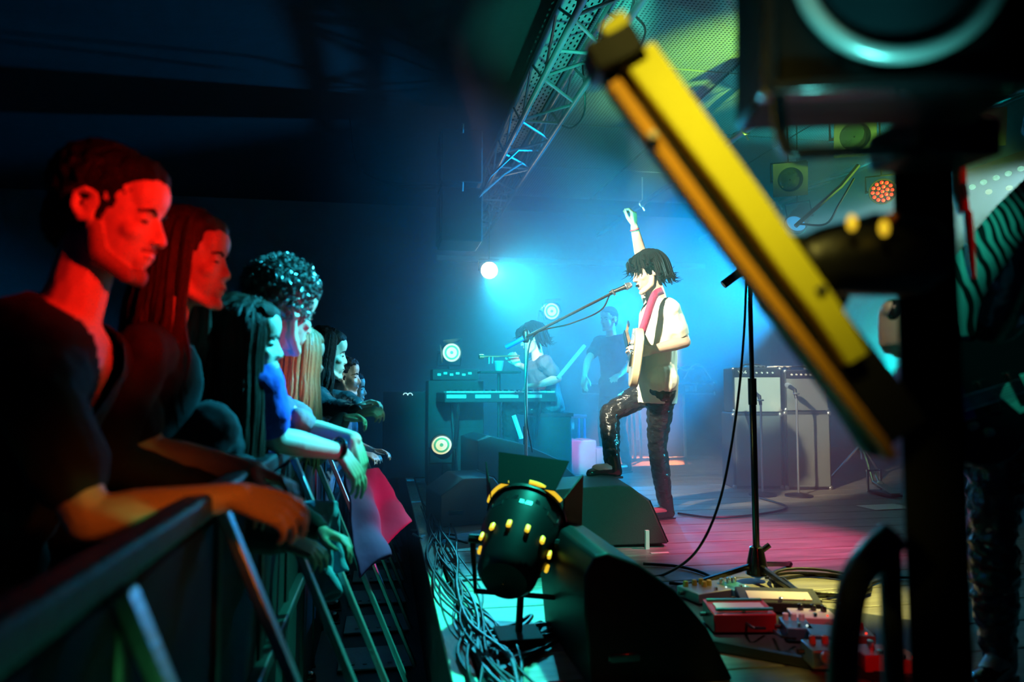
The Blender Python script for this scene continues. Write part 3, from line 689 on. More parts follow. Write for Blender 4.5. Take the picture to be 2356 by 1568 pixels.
# stool and pale boxes
st = P(1312, 957, 8.2)
Z = thing('wooden_stool', 'small stool with a padded seat behind the hazy monitor', 'stool', (st.x, st.y, 0))
MB().box((st.x, st.y, st.z), (.32, .3, .035)).build('seat', 'strap', Z, bevel=.008)
for sx in (-1, 1):
    for sy in (-1, 1): MB().tube([(st.x + sx * .13, st.y + sy * .12, st.z - .02), (st.x + sx * .14, st.y + sy * .13, 0)], .014).build('leg', 'cloth_blue', Z)
MB().box((st.x - .03, st.y - .155, st.z - .1), (.07, .01, .07)).build('price_tag', 'pale_box', Z)
b1 = G(1330, 1088)
tag(MB().box((b1.x, b1.y, .17), (.3, .3, .34)).build('carton', 'pale_box', bevel=.006), 'tall pale box in violet light behind the front monitors', 'box')
for s_ in (-.08, .08): MB().box((b1.x + s_, b1.y, .342), (.13, .29, .006)).build('flap', 'pale_box', bpy.data.objects['carton'], world=False)
tag(MB().box((b1.x + .22, b1.y - .02, .13), (.14, .28, .26)).build('small_carton', 'pale_box', bevel=.006), 'lower pale box beside the tall violet box', 'box')
# flight-case table
fc = P(1490, 893, 8.9)
Fc = thing('flight_case', 'long flat black flight case with pale aluminium edges on legs', 'flight case', (fc.x, fc.y, 0))
FM = frame((fc.x, fc.y, fc.z), (-.1, 1, 0))
MB(FM).box((0, 0, 0), (1.5, .6, .13)).build('case_body', 'tolex', Fc, bevel=.006)
for z_ in (-.065, .06):
    for y_ in (-.3, .3): MB(FM).box((0, y_, z_), (1.5, .028, .022)).build('edge_profile', 'alu', Fc)
    for x_ in (-.75, .75): MB(FM).box((x_, 0, z_), (.028, .6, .022)).build('edge_profile', 'alu', Fc)
for x_ in (-.5, .42):
    lt_ = MB(FM).box((x_, -.31, 0), (.16, .012, .08)).build('latch_plate', 'alu_dull', Fc, bevel=.004)
    MB(FM).box((x_, -.322, 0), (.05, .01, .05)).build('latch', 'alu', lt_, bevel=.003)
for x_ in (-.75, .75):
    for z_ in (-.06, .06): MB(FM).ell((x_, -.3, z_), (.024, .024, .024), None, 8, 6).build('ball_corner', 'chrome', Fc)
for x_ in (-.36, -.3, -.22, .37): MB(FM).bar((x_, -.22, -.07), (x_ + .015, -.22, -fc.z), .026, .026).build('leg', 'guitar_white', Fc)
MB(FM).bar((-.4, -.22, -fc.z + .02), (.75, -.22, -fc.z + .02), .04, .03).build('floor_bar', 'alu', Fc)
for k in range(14): MB(FM).ell((-.6 + .05 * k, -.15, .075), (.012, .012, .012), None, 6, 5).build('control_knob', 'knob_white', Fc)
bg = P(1590, 862, 8.8)
Bg = thing('canvas_bag', 'dark soft bag with pale piping lying on the flight case', 'bag', bg - V((0, 0, .12)))
mb = MB().ell(bg, (.2, .16, .12)).ell(bg + V((.1, 0, -.03)), (.15, .15, .09)).ell(bg + V((-.1, 0, -.02)), (.15, .15, .09))
put('bag_body', remesh(mb, .02, 3, inv_of(Bg), (.02, 9, 1)), 'cloth_black', Bg)
MB().tube(spline([bg + V((-.16, -.15, -.05)), bg + V((-.06, -.17, .1)), bg + V((.06, -.17, .11)), bg + V((.2, -.15, -.06))]), .008, 6).build('piping', 'pale_box', Bg)
MB().tube(spline([bg + V((-.24, -.05, .18)), bg + V((-.16, -.1, .06)), bg + V((-.02, -.15, .07))]), .012, 6).build('handle_strap', 'pale_box', Bg)
tag(MB().add([bg + V(p_) for p_ in ((-.45, -.1, -.1), (-.2, -.1, -.1), (-.3, -.1, .07), (-.38, -.1, .03), (-.45, -.07, -.1), (-.2, -.07, -.1), (-.3, -.07, .07), (-.38, -.07, .03))], [(0, 1, 2, 3), (7, 6, 5, 4), (0, 4, 5, 1), (1, 5, 6, 2), (2, 6, 7, 3), (3, 7, 4, 0)]).build('folded_cloth', 'pedal_white', smooth=False), 'pale folded cloth beside the dark bag', 'cloth')

# ================================================================== amplifiers
def combo(px0, px1, py0, py1, d, label, grille, name='combo_amplifier'):
    a, b_ = P(px0, py1, d), P(px1, py0, d); wd = (b_ - a).dot(RT); hg = b_.z - a.z
    c = (a + b_) / 2; t = thing(name, label, 'amplifier', (c.x, c.y + .13, a.z))
    ang = FW.copy(); ang.z = 0; mx_ = frame((c.x, c.y, a.z), ang)
    MB(mx_).box((0, .14, hg / 2), (wd, .28, hg)).build('cabinet', 'tolex', t, bevel=.01)
    MB(mx_).box((0, -.004, hg * .4), (wd * .93, .012, hg * .76)).build('grille_cloth', grille, t)
    MB(mx_).box((0, -.004, hg * .88), (wd * .93, .012, hg * .16)).build('control_panel', 'black_metal', t)
    for k in range(7): MB(mx_ @ Matrix.Translation((-wd * .35 + k * wd * .11, -.01, hg * .88)) @ Matrix.Rotation(PI / 2, 4, 'X')).lathe([(.009, 0), (.007, .016)], 8).build('knob', 'knob_white', t)
    MB(mx_).tube(spline([(-.1, .14, hg), (-.06, .14, hg + .03), (.06, .14, hg + .03), (.1, .14, hg)]), .009).build('handle', 'rubber', t)
    for sx in (-1, 1):
        for z_ in (.012, hg - .012): MB(mx_).ell((sx * (wd / 2 - .008), .006, z_), (.018, .014, .018), None, 8, 5).build('corner', 'alu', t)
    return t, mx_, wd, hg
ta, ma, wa, ha = combo(1686, 1798, 845, 948, 6.3, 'combo amplifier with a cream grille on the left tall cabinet', 'cream_grille')
MB(ma).tube([(-.17, -.015, ha * .93), (-.15, -.015, ha * .87), (-.14, -.015, ha * .93), (-.12, -.015, ha * .87), (-.1, -.015, ha * .93)], .004, 5).build('script_badge', 'knob_white', ta)
tb_, mb2, wb, hb = combo(1806, 1905, 850, 945, 6.25, 'darker combo amplifier on the right tall cabinet', 'dark_grille')
def cab(px0, px1, d, label, ztop):
    a, b_ = P(px0, 1000, d), P(px1, 1000, d); c = (a + b_) / 2; wd = (b_ - a).length
    t = thing('speaker_cabinet', label, 'speaker cabinet', (c.x, c.y + .17, 0)); ang = FW.copy(); ang.z = 0; mx_ = frame((c.x, c.y, 0), ang)
    MB(mx_).box((0, .17, ztop / 2), (wd, .34, ztop)).build('cabinet', 'tolex', t, bevel=.012)
    MB(mx_).box((0, -.004, ztop / 2), (wd * .9, .012, ztop * .92)).build('grille_cloth', 'dark_grille', t)
    for sx in (-1, 1):
        for z_ in (.015, ztop - .015): MB(mx_).ell((sx * (wd / 2 - .01), .006, z_), (.022, .015, .022), None, 8, 5).build('corner', 'alu', t)
    return t
za = P(1740, 948, 6.3).z; zb = P(1850, 945, 6.25).z
cab(1686, 1800, 6.25, 'left tall dark speaker cabinet under the cream amplifier', za - .003); cab(1806, 1912, 6.2, 'right tall dark speaker cabinet under the darker amplifier', zb - .003)
for px, py, d, lb in ((1750, 920, 5.9, 'microphone on a short stand before the cream amplifier grille'), (1832, 905, 5.85, 'microphone on a short stand before the darker amplifier')):
    q = P(px, py, d); t = thing('amp_microphone', lb, 'microphone', (q.x, q.y, 0))
    MB().tube([(q.x, q.y, .02), (q.x, q.y, q.z - .03)], .009).build('pole', 'alu', t); MB().lathe([(.11, 0), (.11, .012), (.015, .03)], 18).build('base', 'black_metal', t, world=False)
    MB().tube([q + V((0, 0, -.04)), q + V((.0, .02, .03)), q + V((0, .1, .06))], [.012, .016, .02], 10).build('mic_body', 'black_metal', t)
    MB().cone(q + V((0, .1, .06)), q + V((0, .13, .07)), .024, .022, 12).build('mic_head', 'mesh_mic', t)
    MB().torus(q, (0, 0, 1), .02, .008, 12, 6).build('mic_clip', 'alu', t)
ht = P(1790, 838, 6.35)
for k, (dx, w_, h_, mm, lb) in enumerate(((-.16, .14, .02, 'alu', 'thin silver rack unit on the cream amplifier'), (.08, .2, .015, 'pedal_white', 'flat pale pedal lying on the amplifiers'), (.36, .06, .05, 'knob_white', 'small white tuner box on the darker amplifier'))):
    pz = (ta if k < 2 else tb_).location.z + (ha if k < 2 else hb)
    o = MB().box((ht.x + dx * .94, ht.y + .1 - dx * .18, pz + h_ / 2 + .002), (w_, .12, h_)).build('effects_box', mm, bevel=.004); tag(o, lb, 'effects box')
    for j in range(3): MB().box((ht.x + dx * .94 - w_ * .3 + j * w_ * .3, ht.y + .035 - dx * .18, pz + h_ / 2), (w_ * .12, .006, h_ * .5)).build('socket', 'black_metal', o, world=False)
# drum hardware, dark, right of the cabinets
dr = G(1985, 1105)
D = thing('drum_stand', 'dark folded drum hardware stand right of the speaker cabinets', 'drum stand', dr)
for a in (0.3, 2.3, 4.4): MB().tube([dr + V((0, 0, .35)), dr + V((.28 * math.cos(a), .28 * math.sin(a), .012))], .012).build('leg', 'chrome', D)
MB().tube([dr + V((0, 0, .2)), dr + V((0, 0, .85))], .014).build('pole', 'chrome', D)
MB().tube([dr + V((0, 0, .62)), dr + V((.14, -.05, .74))], .012).build('arm', 'chrome', D)
MB().tube([dr + V((0, 0, .5)), dr + V((0, 0, .56))], .022).build('clutch', 'black_metal', D)
bd = G(2035, 1140)
D = thing('bass_pedal', 'dark bass drum pedal with a white beater near the black post', 'drum pedal', bd)
MB().box(bd + V((0, 0, .02)), (.1, .3, .02)).build('base_plate', 'black_metal', D, bevel=.004)
MB().box(bd + V((0, -.02, .07)), (.08, .24, .012), Matrix.Rotation(.3, 3, 'X')).build('foot_board', 'alu_dull', D, bevel=.003)
for sx in (-1, 1): MB().tube([bd + V((sx * .06, .12, .02)), bd + V((sx * .06, .12, .2))], .011).build('upright', 'chrome', D)
MB().tube([bd + V((-.07, .12, .19)), bd + V((.07, .12, .19))], .009).build('axle', 'chrome', D)
MB().tube([bd + V((0, .12, .19)), bd + V((0, .06, .1))], .007).build('beater_rod', 'chrome', D)
MB().ell(bd + V((0, .05, .085)), (.035, .03, .03), None, 10, 7).build('beater', 'guitar_white', D)
pp = G(2022, 1167)
tag(MB().box(pp + V((.05, 0, .004)), (.34, .2, .003), Matrix.Rotation(.08, 3, 'Z')).build('set_list', 'paper'), 'white sheet of paper lying on the stage floor near the post', 'paper')
for px, py, wx, wy, lb in ((1489, 1262, .02, .02, 'short upright strip of white tape at the corner of the green monitor'), (1518, 1272, .1, .02, 'short strip of white tape on the floor by the green monitor')):
    q = G(px, py); o = MB().box(q + V((0, 0, .002 if wx > .05 else .05)), (wx, wy, .003 if wx > .05 else .1)).build('tape_mark', 'tape'); tag(o, lb, 'tape')

# ================================================================== pedals
def knob(mx_, x, y_, z, m, parent, r=.011, h=.02): return MB(mx_ @ Matrix.Translation((x, y_, z))).lathe([(r, 0), (r * .9, h), (r * .6, h + .002)], 10).build('knob', m, parent)
def pedal(px, py, size, rot, m, label, knobs=(), km='knob_white', plate=None, slope=.0, foot=True, name='effects_pedal', z0=.03):
    q = G(px, py, z0); t = thing(name, label, 'effects pedal', q, 0)
    mx_ = Matrix.Translation(q) @ Matrix.Rotation(rot, 4, 'Z'); w_, l_, h_ = size
    poly = [(-l_ / 2, 0), (l_ / 2, 0), (l_ / 2, h_ * (1 + slope)), (-l_ / 2, h_ * (1 - slope))]
    MB(mx_ @ Matrix.Rotation(PI / 2, 4, 'Z')).prism(poly, -w_ / 2, w_ / 2).build('case', m, t, bevel=.004)
    sl = math.atan2(2 * slope * h_, l_)
    mt = mx_ @ Matrix.Translation((0, 0, h_)) @ Matrix.Rotation(sl, 4, 'X')
    if plate: MB(mt).box((0, -l_ * .08, .002), (w_ * .78, l_ * .5, .004)).build('top_plate', plate, t)
    for x_, y_ in knobs: knob(mt, x_ * w_, y_ * l_, 0, km, t)
    if foot: MB(mt @ Matrix.Translation((0, -l_ * .38, 0))).lathe([(.008, 0), (.008, .012), (.004, .014)], 8).build('foot_switch', 'chrome', t)
    for sx in (-1, 1): MB(mx_ @ Matrix.Translation((sx * (w_ / 2 + .008), l_ * .2, h_ * .5)) @ Matrix.Rotation(PI / 2, 4, 'Y')).lathe([(.008, -.012), (.008, .012)], 8).build('jack_plug', 'black_metal', t)
    MB(mt).ell((w_ * .3, -l_ * .3, .002), (.004, .004, .004), None, 6, 4).build('status_light', 'led_red' if len(label) % 2 else 'led_white', t)
    return t
q = G(1790, 1480, 0); 
BD = thing('pedal_board', 'flat black board carrying the effects pedals', 'pedal board', V((q.x, q.y, 0)))
MB(frame((q.x + .09, q.y + .1, .013), (-.75, .66, 0))).box((0, 0, 0), (.62, 1.05, .022)).build('board', 'black_rough', BD, bevel=.006)
MB(frame((q.x + .09, q.y + .1, .013), (-.75, .66, 0))).box((-.32, 0, .008), (.02, 1.05, .03)).build('edge_rail', 'black_metal', BD)
pedal(1628, 1372, (.2, .14, .04), .25, 'pedal_grey', 'grey pedal crowded with small yellow knobs', ((-.38, .3), (-.16, .3), (-.05, .05), (.1, .1), (.02, .32)), 'knob_yellow')
pedal(1688, 1368, (.1, .12, .04), .2, 'pedal_blue', 'small blue pedal with metal toggle knobs beside the yellow knobs', ((-.3, .3), (.05, .3), (.3, .3)), 'chrome')
pedal(1790, 1398, (.3, .12, .05), -.28, 'black_rough', 'long black rocker pedal with a pale tread lying below the stand', (), plate='pedal_white', slope=.25)
pedal(1700, 1440, (.22, .14, .07), -.15, 'pedal_red', 'red box pedal with a green rimmed pale top', (), plate='pedal_white', slope=.1)
rp = bpy.data.objects['effects_pedal.003'] if 'effects_pedal.003' in bpy.data.objects else None
if rp:
    q2 = rp.location
    for s_ in (-1, 1): MB(Matrix.Translation(q2) @ Matrix.Rotation(-.15, 4, 'Z')).box((0, s_ * .055 - .005, .078), (.2, .014, .008)).build('green_trim', 'pedal_green', rp)
pedal(1868, 1432, (.15, .11, .035), -.3, 'pedal_white', 'pale pink pedal with black knobs in the middle of the board', ((-.2, .3), (.1, .3), (.32, .2)), 'black_gloss')
pedal(1832, 1462, (.09, .12, .045), -.3, 'pedal_blue', 'teal pedal with white sliders before the pale pink pedal', ((-.3, .25), (0, .25), (.3, .25)), 'knob_white')
pedal(1895, 1480, (.1, .12, .045), -.4, 'pedal_blue', 'second teal pedal with a bright edge next to the white sliders', (), foot=False)
pedal(1905, 1525, (.13, .1, .055), -.2, 'pedal_grey', 'grey pedal with an orange plug on top near the hose', ((-.3, .2), (.0, .2)), 'pedal_orange')
pedal(1960, 1478, (.12, .1, .04), -.3, 'pedal_grey', 'dark pedal with red indicator knobs beside the post', ((-.3, .2), (.0, .3), (.3, .2)), 'pedal_red')
pedal(2012, 1532, (.1, .1, .05), -.2, 'pedal_red', 'small scarlet pedal at the foot of the black post', ((0, .2),), 'chrome')
pedal(2065, 1535, (.1, .1, .04), -.2, 'pedal_orange', 'flat scarlet pedal right of the small scarlet one', ((-.2, .2),), 'chrome')
o = MB().ell(G(2040, 1505, .06), (.006, .006, .006), None, 8, 6).build('blue_indicator', 'led_blue'); tag(o, 'tiny blue indicator light among the scarlet pedals', 'indicator')
cable('patch_cable', [G(1905, 1508, .08), G(1895, 1505, .1), G(1900, 1520, .09), G(1925, 1515, .09), G(1940, 1512, .08)], .008, 'pedal_orange', 'orange patch plug and lead on the grey pedal', seg=8)
for k in range(5): cable('patch_cable', [G(1640 + 70 * k, 1400 + 25 * k, .05), G(1660 + 70 * k, 1420 + 22 * k, .075), G(1690 + 70 * k, 1420 + 24 * k, .05)], .005, 'rubber', 'short black patch lead between two pedals', group='patch leads on the pedal board')
# coiled cable on the floor
pts = []
c0 = G(1885, 1350)
for i in range(64):
    a = i * 2 * PI / 21; r_ = .155 + .012 * math.sin(i * .7) + .0006 * i
    pts.append(V((c0.x + r_ * 1.15 * math.cos(a), c0.y + r_ * 1.05 * math.sin(a) - .004 * (i // 21), .008 + .012 * (i // 21))))
tag(MB().tube(pts, .0065, 6).build('coiled_cable', 'rubber'), 'black cable coiled in flat loops on the lit floor', 'cable')
cable('floor_cable', [G(1760, 1328, .01), G(1800, 1330, .01), G(1830, 1352, .01), G(1870, 1372, .012), G(1960, 1360, .012), G(2040, 1330, .01), G(2120, 1328, .01)], .0065, 'rubber', 'black cable running from the stand past the coil to the post')
cable('floor_cable', [G(1480, 1296, .01), G(1560, 1302, .01), G(1620, 1318, .01), G(1640, 1335, .01), G(1600, 1345, .01), G(1540, 1340, .01)], .0075, 'rubber', 'black cable curving on the violet floor by the pedals')
cable('floor_cable', [G(1560, 1180, .01), G(1650, 1190, .01), G(1760, 1180, .01), G(1810, 1165, .01), G(1750, 1145, .01)], .008, 'rubber', 'black cable lying on the dark floor before the speaker cabinets')
# ================================================================== people
def rotm(axis, deg): return Matrix.Rotation(math.radians(deg), 3, axis)
def head_shape(mb, Hm, mouth_open=False, female=False):
    o = mb.M; mb.M = o @ Hm
    mb.ell((0, -.014, .036), (.074, .096, .088), None, 20, 14)               # cranium
    mb.ell((0, .05, .052), (.058, .042, .05), None, 16, 10)                 # forehead
    mb.ell((0, .03, -.03), (.057, .058, .078), None, 18, 12)                # face
    k = .8 if female else 1.
    mb.ell((0, .066 - (.004 if female else 0), .022), (.047, .02, .011 * k), None, 14, 8)   # brow
    for s in (-1, 1):
        mb.ell((s * .039, .055, -.024), (.02, .024, .018), None, 10, 8)     # cheekbone
        mb.ell((s * .031, .066, .002), (.0125, .0125, .0115), None, 10, 8)  # eyelid
        mb.chain([(s * .062, .0, -.03), (s * .054, .018, -.078), (s * .024, .066, -.105)], [.013 * k, .015 * k, .014 * k], 8)   # jaw
        mb.ell((s * .0125, .09, -.03), (.008, .010, .0075), None, 8, 6)    # nostril
        mb.ell((s * .076, -.008, -.004), (.007, .016, .025), rotm('X', 12), 10, 8)
        pts = [(s * .081, .006, -.022), (s * .083, -.012, -.028), (s * .088, -.028, -.008), (s * .088, -.03, .014), (s * .086, -.016, .028), (s * .08, .002, .02), (s * .077, .008, .004)]
        mb.chain(pts, [.0055, .006, .005, .005, .005, .0045, .004], 6)      # ear rim
    mb.chain([(0, .077, .016), (0, .09 - (1 - k) * .015, -.006), (0, .1 - (1 - k) * .02, -.026)], [.009 * k, .0095 * k, .0115 * k], 8)    # nose
    mb.ell((0, .07, -.062), (.029, .02, .026), None, 12, 8)
    g = .012 if mouth_open else 0
    mb.ell((0, .087, -.056), (.021, .0085, .0058), None, 10, 6)
    mb.ell((0, .083, -.069 - g), (.019, .009, .0065), None, 10, 6)
    mb.ell((0, .075, -.101 - g * .7), (.021, .017, .016), None, 10, 8)      # chin
    mb.M = o
def hand(mb, W, d, nrm, side, curl=(25, 35, 25), spread=6, s=1., thumb=.6):
    'palm and five jointed fingers; nrm points out of the back of the hand'
    d = V(d).normalized(); nrm = V(nrm); nrm = (nrm - d * nrm.dot(d)).normalized(); lat = d.cross(nrm) * side
    W = V(W)
    for f in (-1.25, -.4, .4, 1.25): mb.chain([W + lat * (f * .014) * s, W + d * .05 * s + lat * f * .022 * s, W + d * .088 * s + lat * f * .025 * s], [.015 * s, .0135 * s, .0115 * s], 8)
    ln = (.072, .082, .076, .058)
    for k, f in enumerate((1.3, .45, -.42, -1.25)):
        p = W + d * (.09 - .004 * abs(k - 1)) * s + lat * f * .025 * s
        fd = (d + lat * math.tan(math.radians(spread * f * .6))).normalized(); ax_ = fd.cross(nrm)
        r = .0092 * s; ang = 0; pts = [p]; rs = [r]
        for j, fr_ in enumerate((.44, .31, .25)):
            ang += curl[j] * (1 + .12 * (k - 1))
            v = (Matrix.Rotation(math.radians(-ang), 3, ax_) @ fd)
            p = p + v * ln[k] * fr_ * s; pts.append(p); rs.append(r * (1 - .1 * (j + 1)))
        mb.chain(pts, rs, 8)
    tb0 = W + d * .022 * s + lat * .026 * s - nrm * .006 * s
    td = (d * (1 - thumb * .5) + lat * thumb - nrm * .35).normalized()
    p1 = tb0 + td * .042 * s; p2 = p1 + (td * .7 + d * .6).normalized() * .032 * s; p3 = p2 + (td * .3 + d * .9).normalized() * .024 * s
    mb.chain([tb0, p1, p2, p3], [.0155 * s, .012 * s, .0105 * s, .0085 * s], 8)
def ik(a, t, l1, l2, hint):
    a, t = V(a), V(t); d = t - a; L = min(d.length, (l1 + l2) * .999); d.normalize()
    x = (l1 * l1 - l2 * l2 + L * L) / (2 * L); h = math.sqrt(max(l1 * l1 - x * x, 0))
    hv = V(hint) - d * V(hint).dot(d); hv.normalize()
    return a + d * x + hv * h, a + d * L
class Person: pass
def ring(c, rx, fy, R_, F_, n=18): return [c + R_ * (rx * math.cos(2 * PI * k / n)) + F_ * (fy * math.sin(2 * PI * k / n)) for k in range(n)]
def person(label, head, face, neck, pel, fwd, ground, arms, group=None, sc=1., up=(0, 0, 1), mouth_open=False, top='cloth_black', sleeve='short', bottom='cloth_black', shoe='black_gloss', hair=None, voxel=.006, legs=None, female=False, beard=False, shoulders=None, skin='skin', wid=1., eyes=True, fold=.006, vneck=0.):
    """head = centre between the ears, face = look direction, arms = {'L': (elbow, wrist, hand dir, back of hand, curl)}"""
    head, neck, pel = V(head), V(neck), V(pel); F_ = V(fwd).normalized(); sp = (neck - pel).normalized()
    R_ = F_.cross(V((0, 0, 1))).normalized(); Fs = sp.cross(R_).normalized(); Fs = -Fs if Fs.dot(F_) < 0 else Fs
    root = thing('person', label, 'person', (pel.x, pel.y, ground), 0, group); inv = inv_of(root)
    L = (neck - pel).length
    w_ = wid * (.92 if female else 1.)
    sh = {'L': neck - R_ * .165 * w_ * sc - sp * .045, 'R': neck + R_ * .165 * w_ * sc - sp * .045}
    if shoulders: sh.update({k: V(v) for k, v in shoulders.items()})
    hp = {'L': pel - R_ * .085 * sc - V((0, 0, .04)), 'R': pel + R_ * .085 * sc - V((0, 0, .04))}
    Hm = frame(head, face, up) @ Matrix.Scale(sc * 1.03, 4)
    def torso(mb, g):
        prof = [(-.13, .135, .105), (-.03, .15, .11), (.1, .135 if not female else .122, .1), (.2, .135, .1), (.32, .152, .112), (.42, .158, .108), (.47, .13, .085), (.5, .07, .06)]
        k_ = L / .5
        mb.loft([ring(pel + sp * (h * k_), (rx * w_ + g) * sc, (fy + g) * sc, R_, Fs) for h, rx, fy in prof])
        for s in 'LR': mb.cone(neck - sp * .07, sh[s], (.06 + g) * sc, (.055 + g) * sc)
    body = MB(); torso(body, -.006)
    nb = head + (Hm.to_3x3() @ V((0, -.02, -.05)))
    body.chain([neck - sp * .05, neck + (nb - neck) * .35, nb], [.064 * sc * w_, .053 * sc * w_, .052 * sc * w_], 12)
    head_shape(body, Hm, mouth_open, female)
    lj = {}
    for s in 'LR':
        el, wr, hd, hn, cu = arms[s]; el, wr = V(el), V(wr)
        body.chain([sh[s], sh[s] + (el - sh[s]) * .45, el], [.051 * sc, .046 * sc, .037 * sc], 12)
        body.chain([el, el + (wr - el) * .3, wr], [.037 * sc, .04 * sc, .025 * sc], 12)
        hand(body, wr, hd, hn, 1 if s == 'L' else -1, cu, s=sc * (.93 if female else 1.))
        if legs and s in legs: kn, an = V(legs[s][0]), V(legs[s][1]); toe = V(legs[s][2])
        else:
            sd = -1 if s == 'L' else 1
            an = V((hp[s].x + sd * R_.x * .04 - F_.x * .02, hp[s].y + sd * R_.y * .04 - F_.y * .02, ground + .09)); kn, _ = ik(hp[s], an, (hp[s].z - an.z) * .51, (hp[s].z - an.z) * .51, F_); toe = an + F_ * .15 - V((0, 0, .05))
        lj[s] = (kn, an, toe)
        body.chain([hp[s], hp[s] + (kn - hp[s]) * .5, kn], [.085 * sc, .074 * sc, .055 * sc], 12)
        body.chain([kn, kn + (an - kn) * .3, an], [.054 * sc, .057 * sc, .037 * sc], 12)
        body.cone(an - V((0, 0, .03)), toe - V((0, 0, .005)), .036 * sc, .03 * sc)
    put('body', remesh(body, voxel, 3, inv), skin, root)
    # clothes
    sm_ = MB(); torso(sm_, .02)
    fr_ = {'short': .62, 'long': 2., 'none': 0}[sleeve]
    for s in 'LR':
        el, wr = V(arms[s][0]), V(arms[s][1])
        if fr_ >= 2:
            sm_.chain([sh[s], sh[s] + (el - sh[s]) * .5, el], [.068 * sc, .06 * sc, .052 * sc], 12); sm_.chain([el, el + (wr - el) * .35, el + (wr - el) * .93], [.052 * sc, .052 * sc, .04 * sc], 12)
        elif fr_: sm_.chain([sh[s], sh[s] + (el - sh[s]) * fr_], [.066 * sc, .064 * sc], 12)
        sm_.ell(hp[s] + sp * .05, (.108 * sc, .112 * sc, .105 * sc))
    sme = remesh(sm_, max(voxel, .007), 2, inv, (fold, 16, .5))
    if vneck:
        bm = bmesh.new(); bm.from_mesh(sme); back_ = inv.inverted(); kill = []
        for f_ in bm.faces:
            q = back_ @ f_.calc_center_median() - neck; dn = -q.dot(sp); la = abs(q.dot(R_))
            if q.dot(Fs) > -.02 and la < .085 * (1 - (dn + .03) / (vneck + .03)) and dn < vneck: kill.append(f_)
        bmesh.ops.delete(bm, geom=kill, context='FACES'); bm.to_mesh(sme); bm.free()
    put('shirt' if sleeve == 'short' else 'jacket', sme, top, root)
    tr = MB()
    k_ = L / .5
    tr.loft([ring(pel + sp * (h * k_), (rx * w_ + .008) * sc, (fy + .008) * sc, R_, Fs) for h, rx, fy in ((-.15, .12, .1), (-.12, .138, .11), (-.03, .152, .113), (.06, .142, .104))])
    for s in 'LR':
        kn, an, toe = lj[s]
        tr.chain([hp[s], hp[s] + (kn - hp[s]) * .5, kn], [.094 * sc, .082 * sc, .063 * sc], 12); tr.chain([kn, kn + (an - kn) * .3, an + (kn - an) * .06], [.063 * sc, .066 * sc, .05 * sc], 12)
    put('trousers', remesh(tr, max(voxel, .008), 2, inv, (fold, 22, 1.4)), bottom, root)
    for s in 'LR':
        kn, an, toe = lj[s]; d_ = (toe - an); d_.z = 0; d_.normalize(); zf = an.z - .09
        b_ = MB().chain([an + V((0, 0, .06)), an - V((0, 0, .045)) - d_ * .02], [.05 * sc, .046 * sc]).chain([an - V((0, 0, .05)) - d_ * .03, an - V((0, 0, .055)) + d_ * .15], [.042, .036])
        put('shoe', remesh(b_, .01, 2, inv), shoe, root)
        MB().box(V((an.x, an.y, an.z - .084)) + d_ * .065, (.075, .25, .014), frame((0, 0, 0), d_).to_3x3()).build('sole', 'rubber', root.children[-1], bevel=.004)
    if eyes:
        for s in (-1, 1):
            MB(Hm).ell((s * .032, .0735, .001), (.0105, .0075, .0036), None, 10, 6).build('eye', 'eye', root)
            MB(Hm).tube([(s * .014, .0845, .02), (s * .03, .0835, .026), (s * .047, .068, .02)], [.003, .0042 if not female else .0026, .002], 6).build('eyebrow', 'hair_black', root)
        MB(Hm).tube(spline([(-.018, .086, -.0625), (0, .0935, -.061), (.018, .086, -.0625)]), .0028 if not mouth_open else .008, 6).build('mouth', 'lip' if not mouth_open else 'eye', root)
    if beard:
        mb = MB(); mb.M = Hm
        for s in (-1, 1): mb.chain([(s * .062, .004, -.03), (s * .056, .02, -.078), (s * .026, .068, -.104)], [.0135, .017, .016], 8)
        mb.ell((0, .074, -.1), (.024, .02, .019)); mb.chain([(-.022, .078, -.05), (0, .092, -.046), (.022, .078, -.05)], [.006, .006, .006], 6)
        put('beard', remesh(mb, .004, 2, inv), 'skin_dark', root)
    if hair: hair(root, Hm, inv)
    return root, Hm
# ---- hair kinds
def cap(Hm, back=0., grow=.008, low=False):
    mb = MB(); mb.M = Hm
    mb.ell((0, -.028, .05), (.08 + grow, .094 + grow, .086 + grow), None, 18, 12)
    mb.ell((0, .02, .082), (.064 + grow, .06 + grow, .042 + grow * .6), None, 14, 9)
    for s in (-1, 1): mb.ell((s * .06, -.03, .01), (.022 + grow * .5, .05, .05))
    mb.ell((0, -.075, -.02), (.06, .035 + grow, .06))
    if low: mb.ell((0, -.07, -.07), (.065, .045, .08))
    return mb
def hair_short(root, Hm, inv): put('hair', remesh(cap(Hm, grow=.004), .006, 2, inv, (.006, 60, 1)), 'hair_black', root)
def hair_curly(root, Hm, inv):
    h = put('hair', remesh(cap(Hm, grow=.006), .008, 2, inv, (.01, 45, 1)), 'hair_curl', root)
    rnd = random.Random(5); mb = MB(); mb.M = Hm
    n_ = 0
    while n_ < 620:
        u = V((rnd.gauss(0, 1), rnd.gauss(0, 1), rnd.gauss(0, 1))).normalized()
        p_ = V((u.x * .088, u.y * .104 - .024, u.z * .096 + .052))
        if p_.z < -.02 and p_.y > -.03: continue
        if p_.y > .055 and p_.z < .075: continue
        if p_.z < -.06: continue
        q = p_ + u * rnd.uniform(-.002, .016); r_ = rnd.uniform(.005, .0105)
        ax_ = V((rnd.gauss(0, 1), rnd.gauss(0, 1), rnd.gauss(0, 1))).normalized(); x, y_, _ = basis(ax_)
        pts = [q + x * (r_ * math.cos(t * .9)) + y_ * (r_ * math.sin(t * .9)) + ax_ * (t * .0016) for t in range(9)]
        mb.tube(pts, [.0012] + [.0027] * 7 + [.001], 5); n_ += 1
    mb.build('curls', 'hair_curl', h)
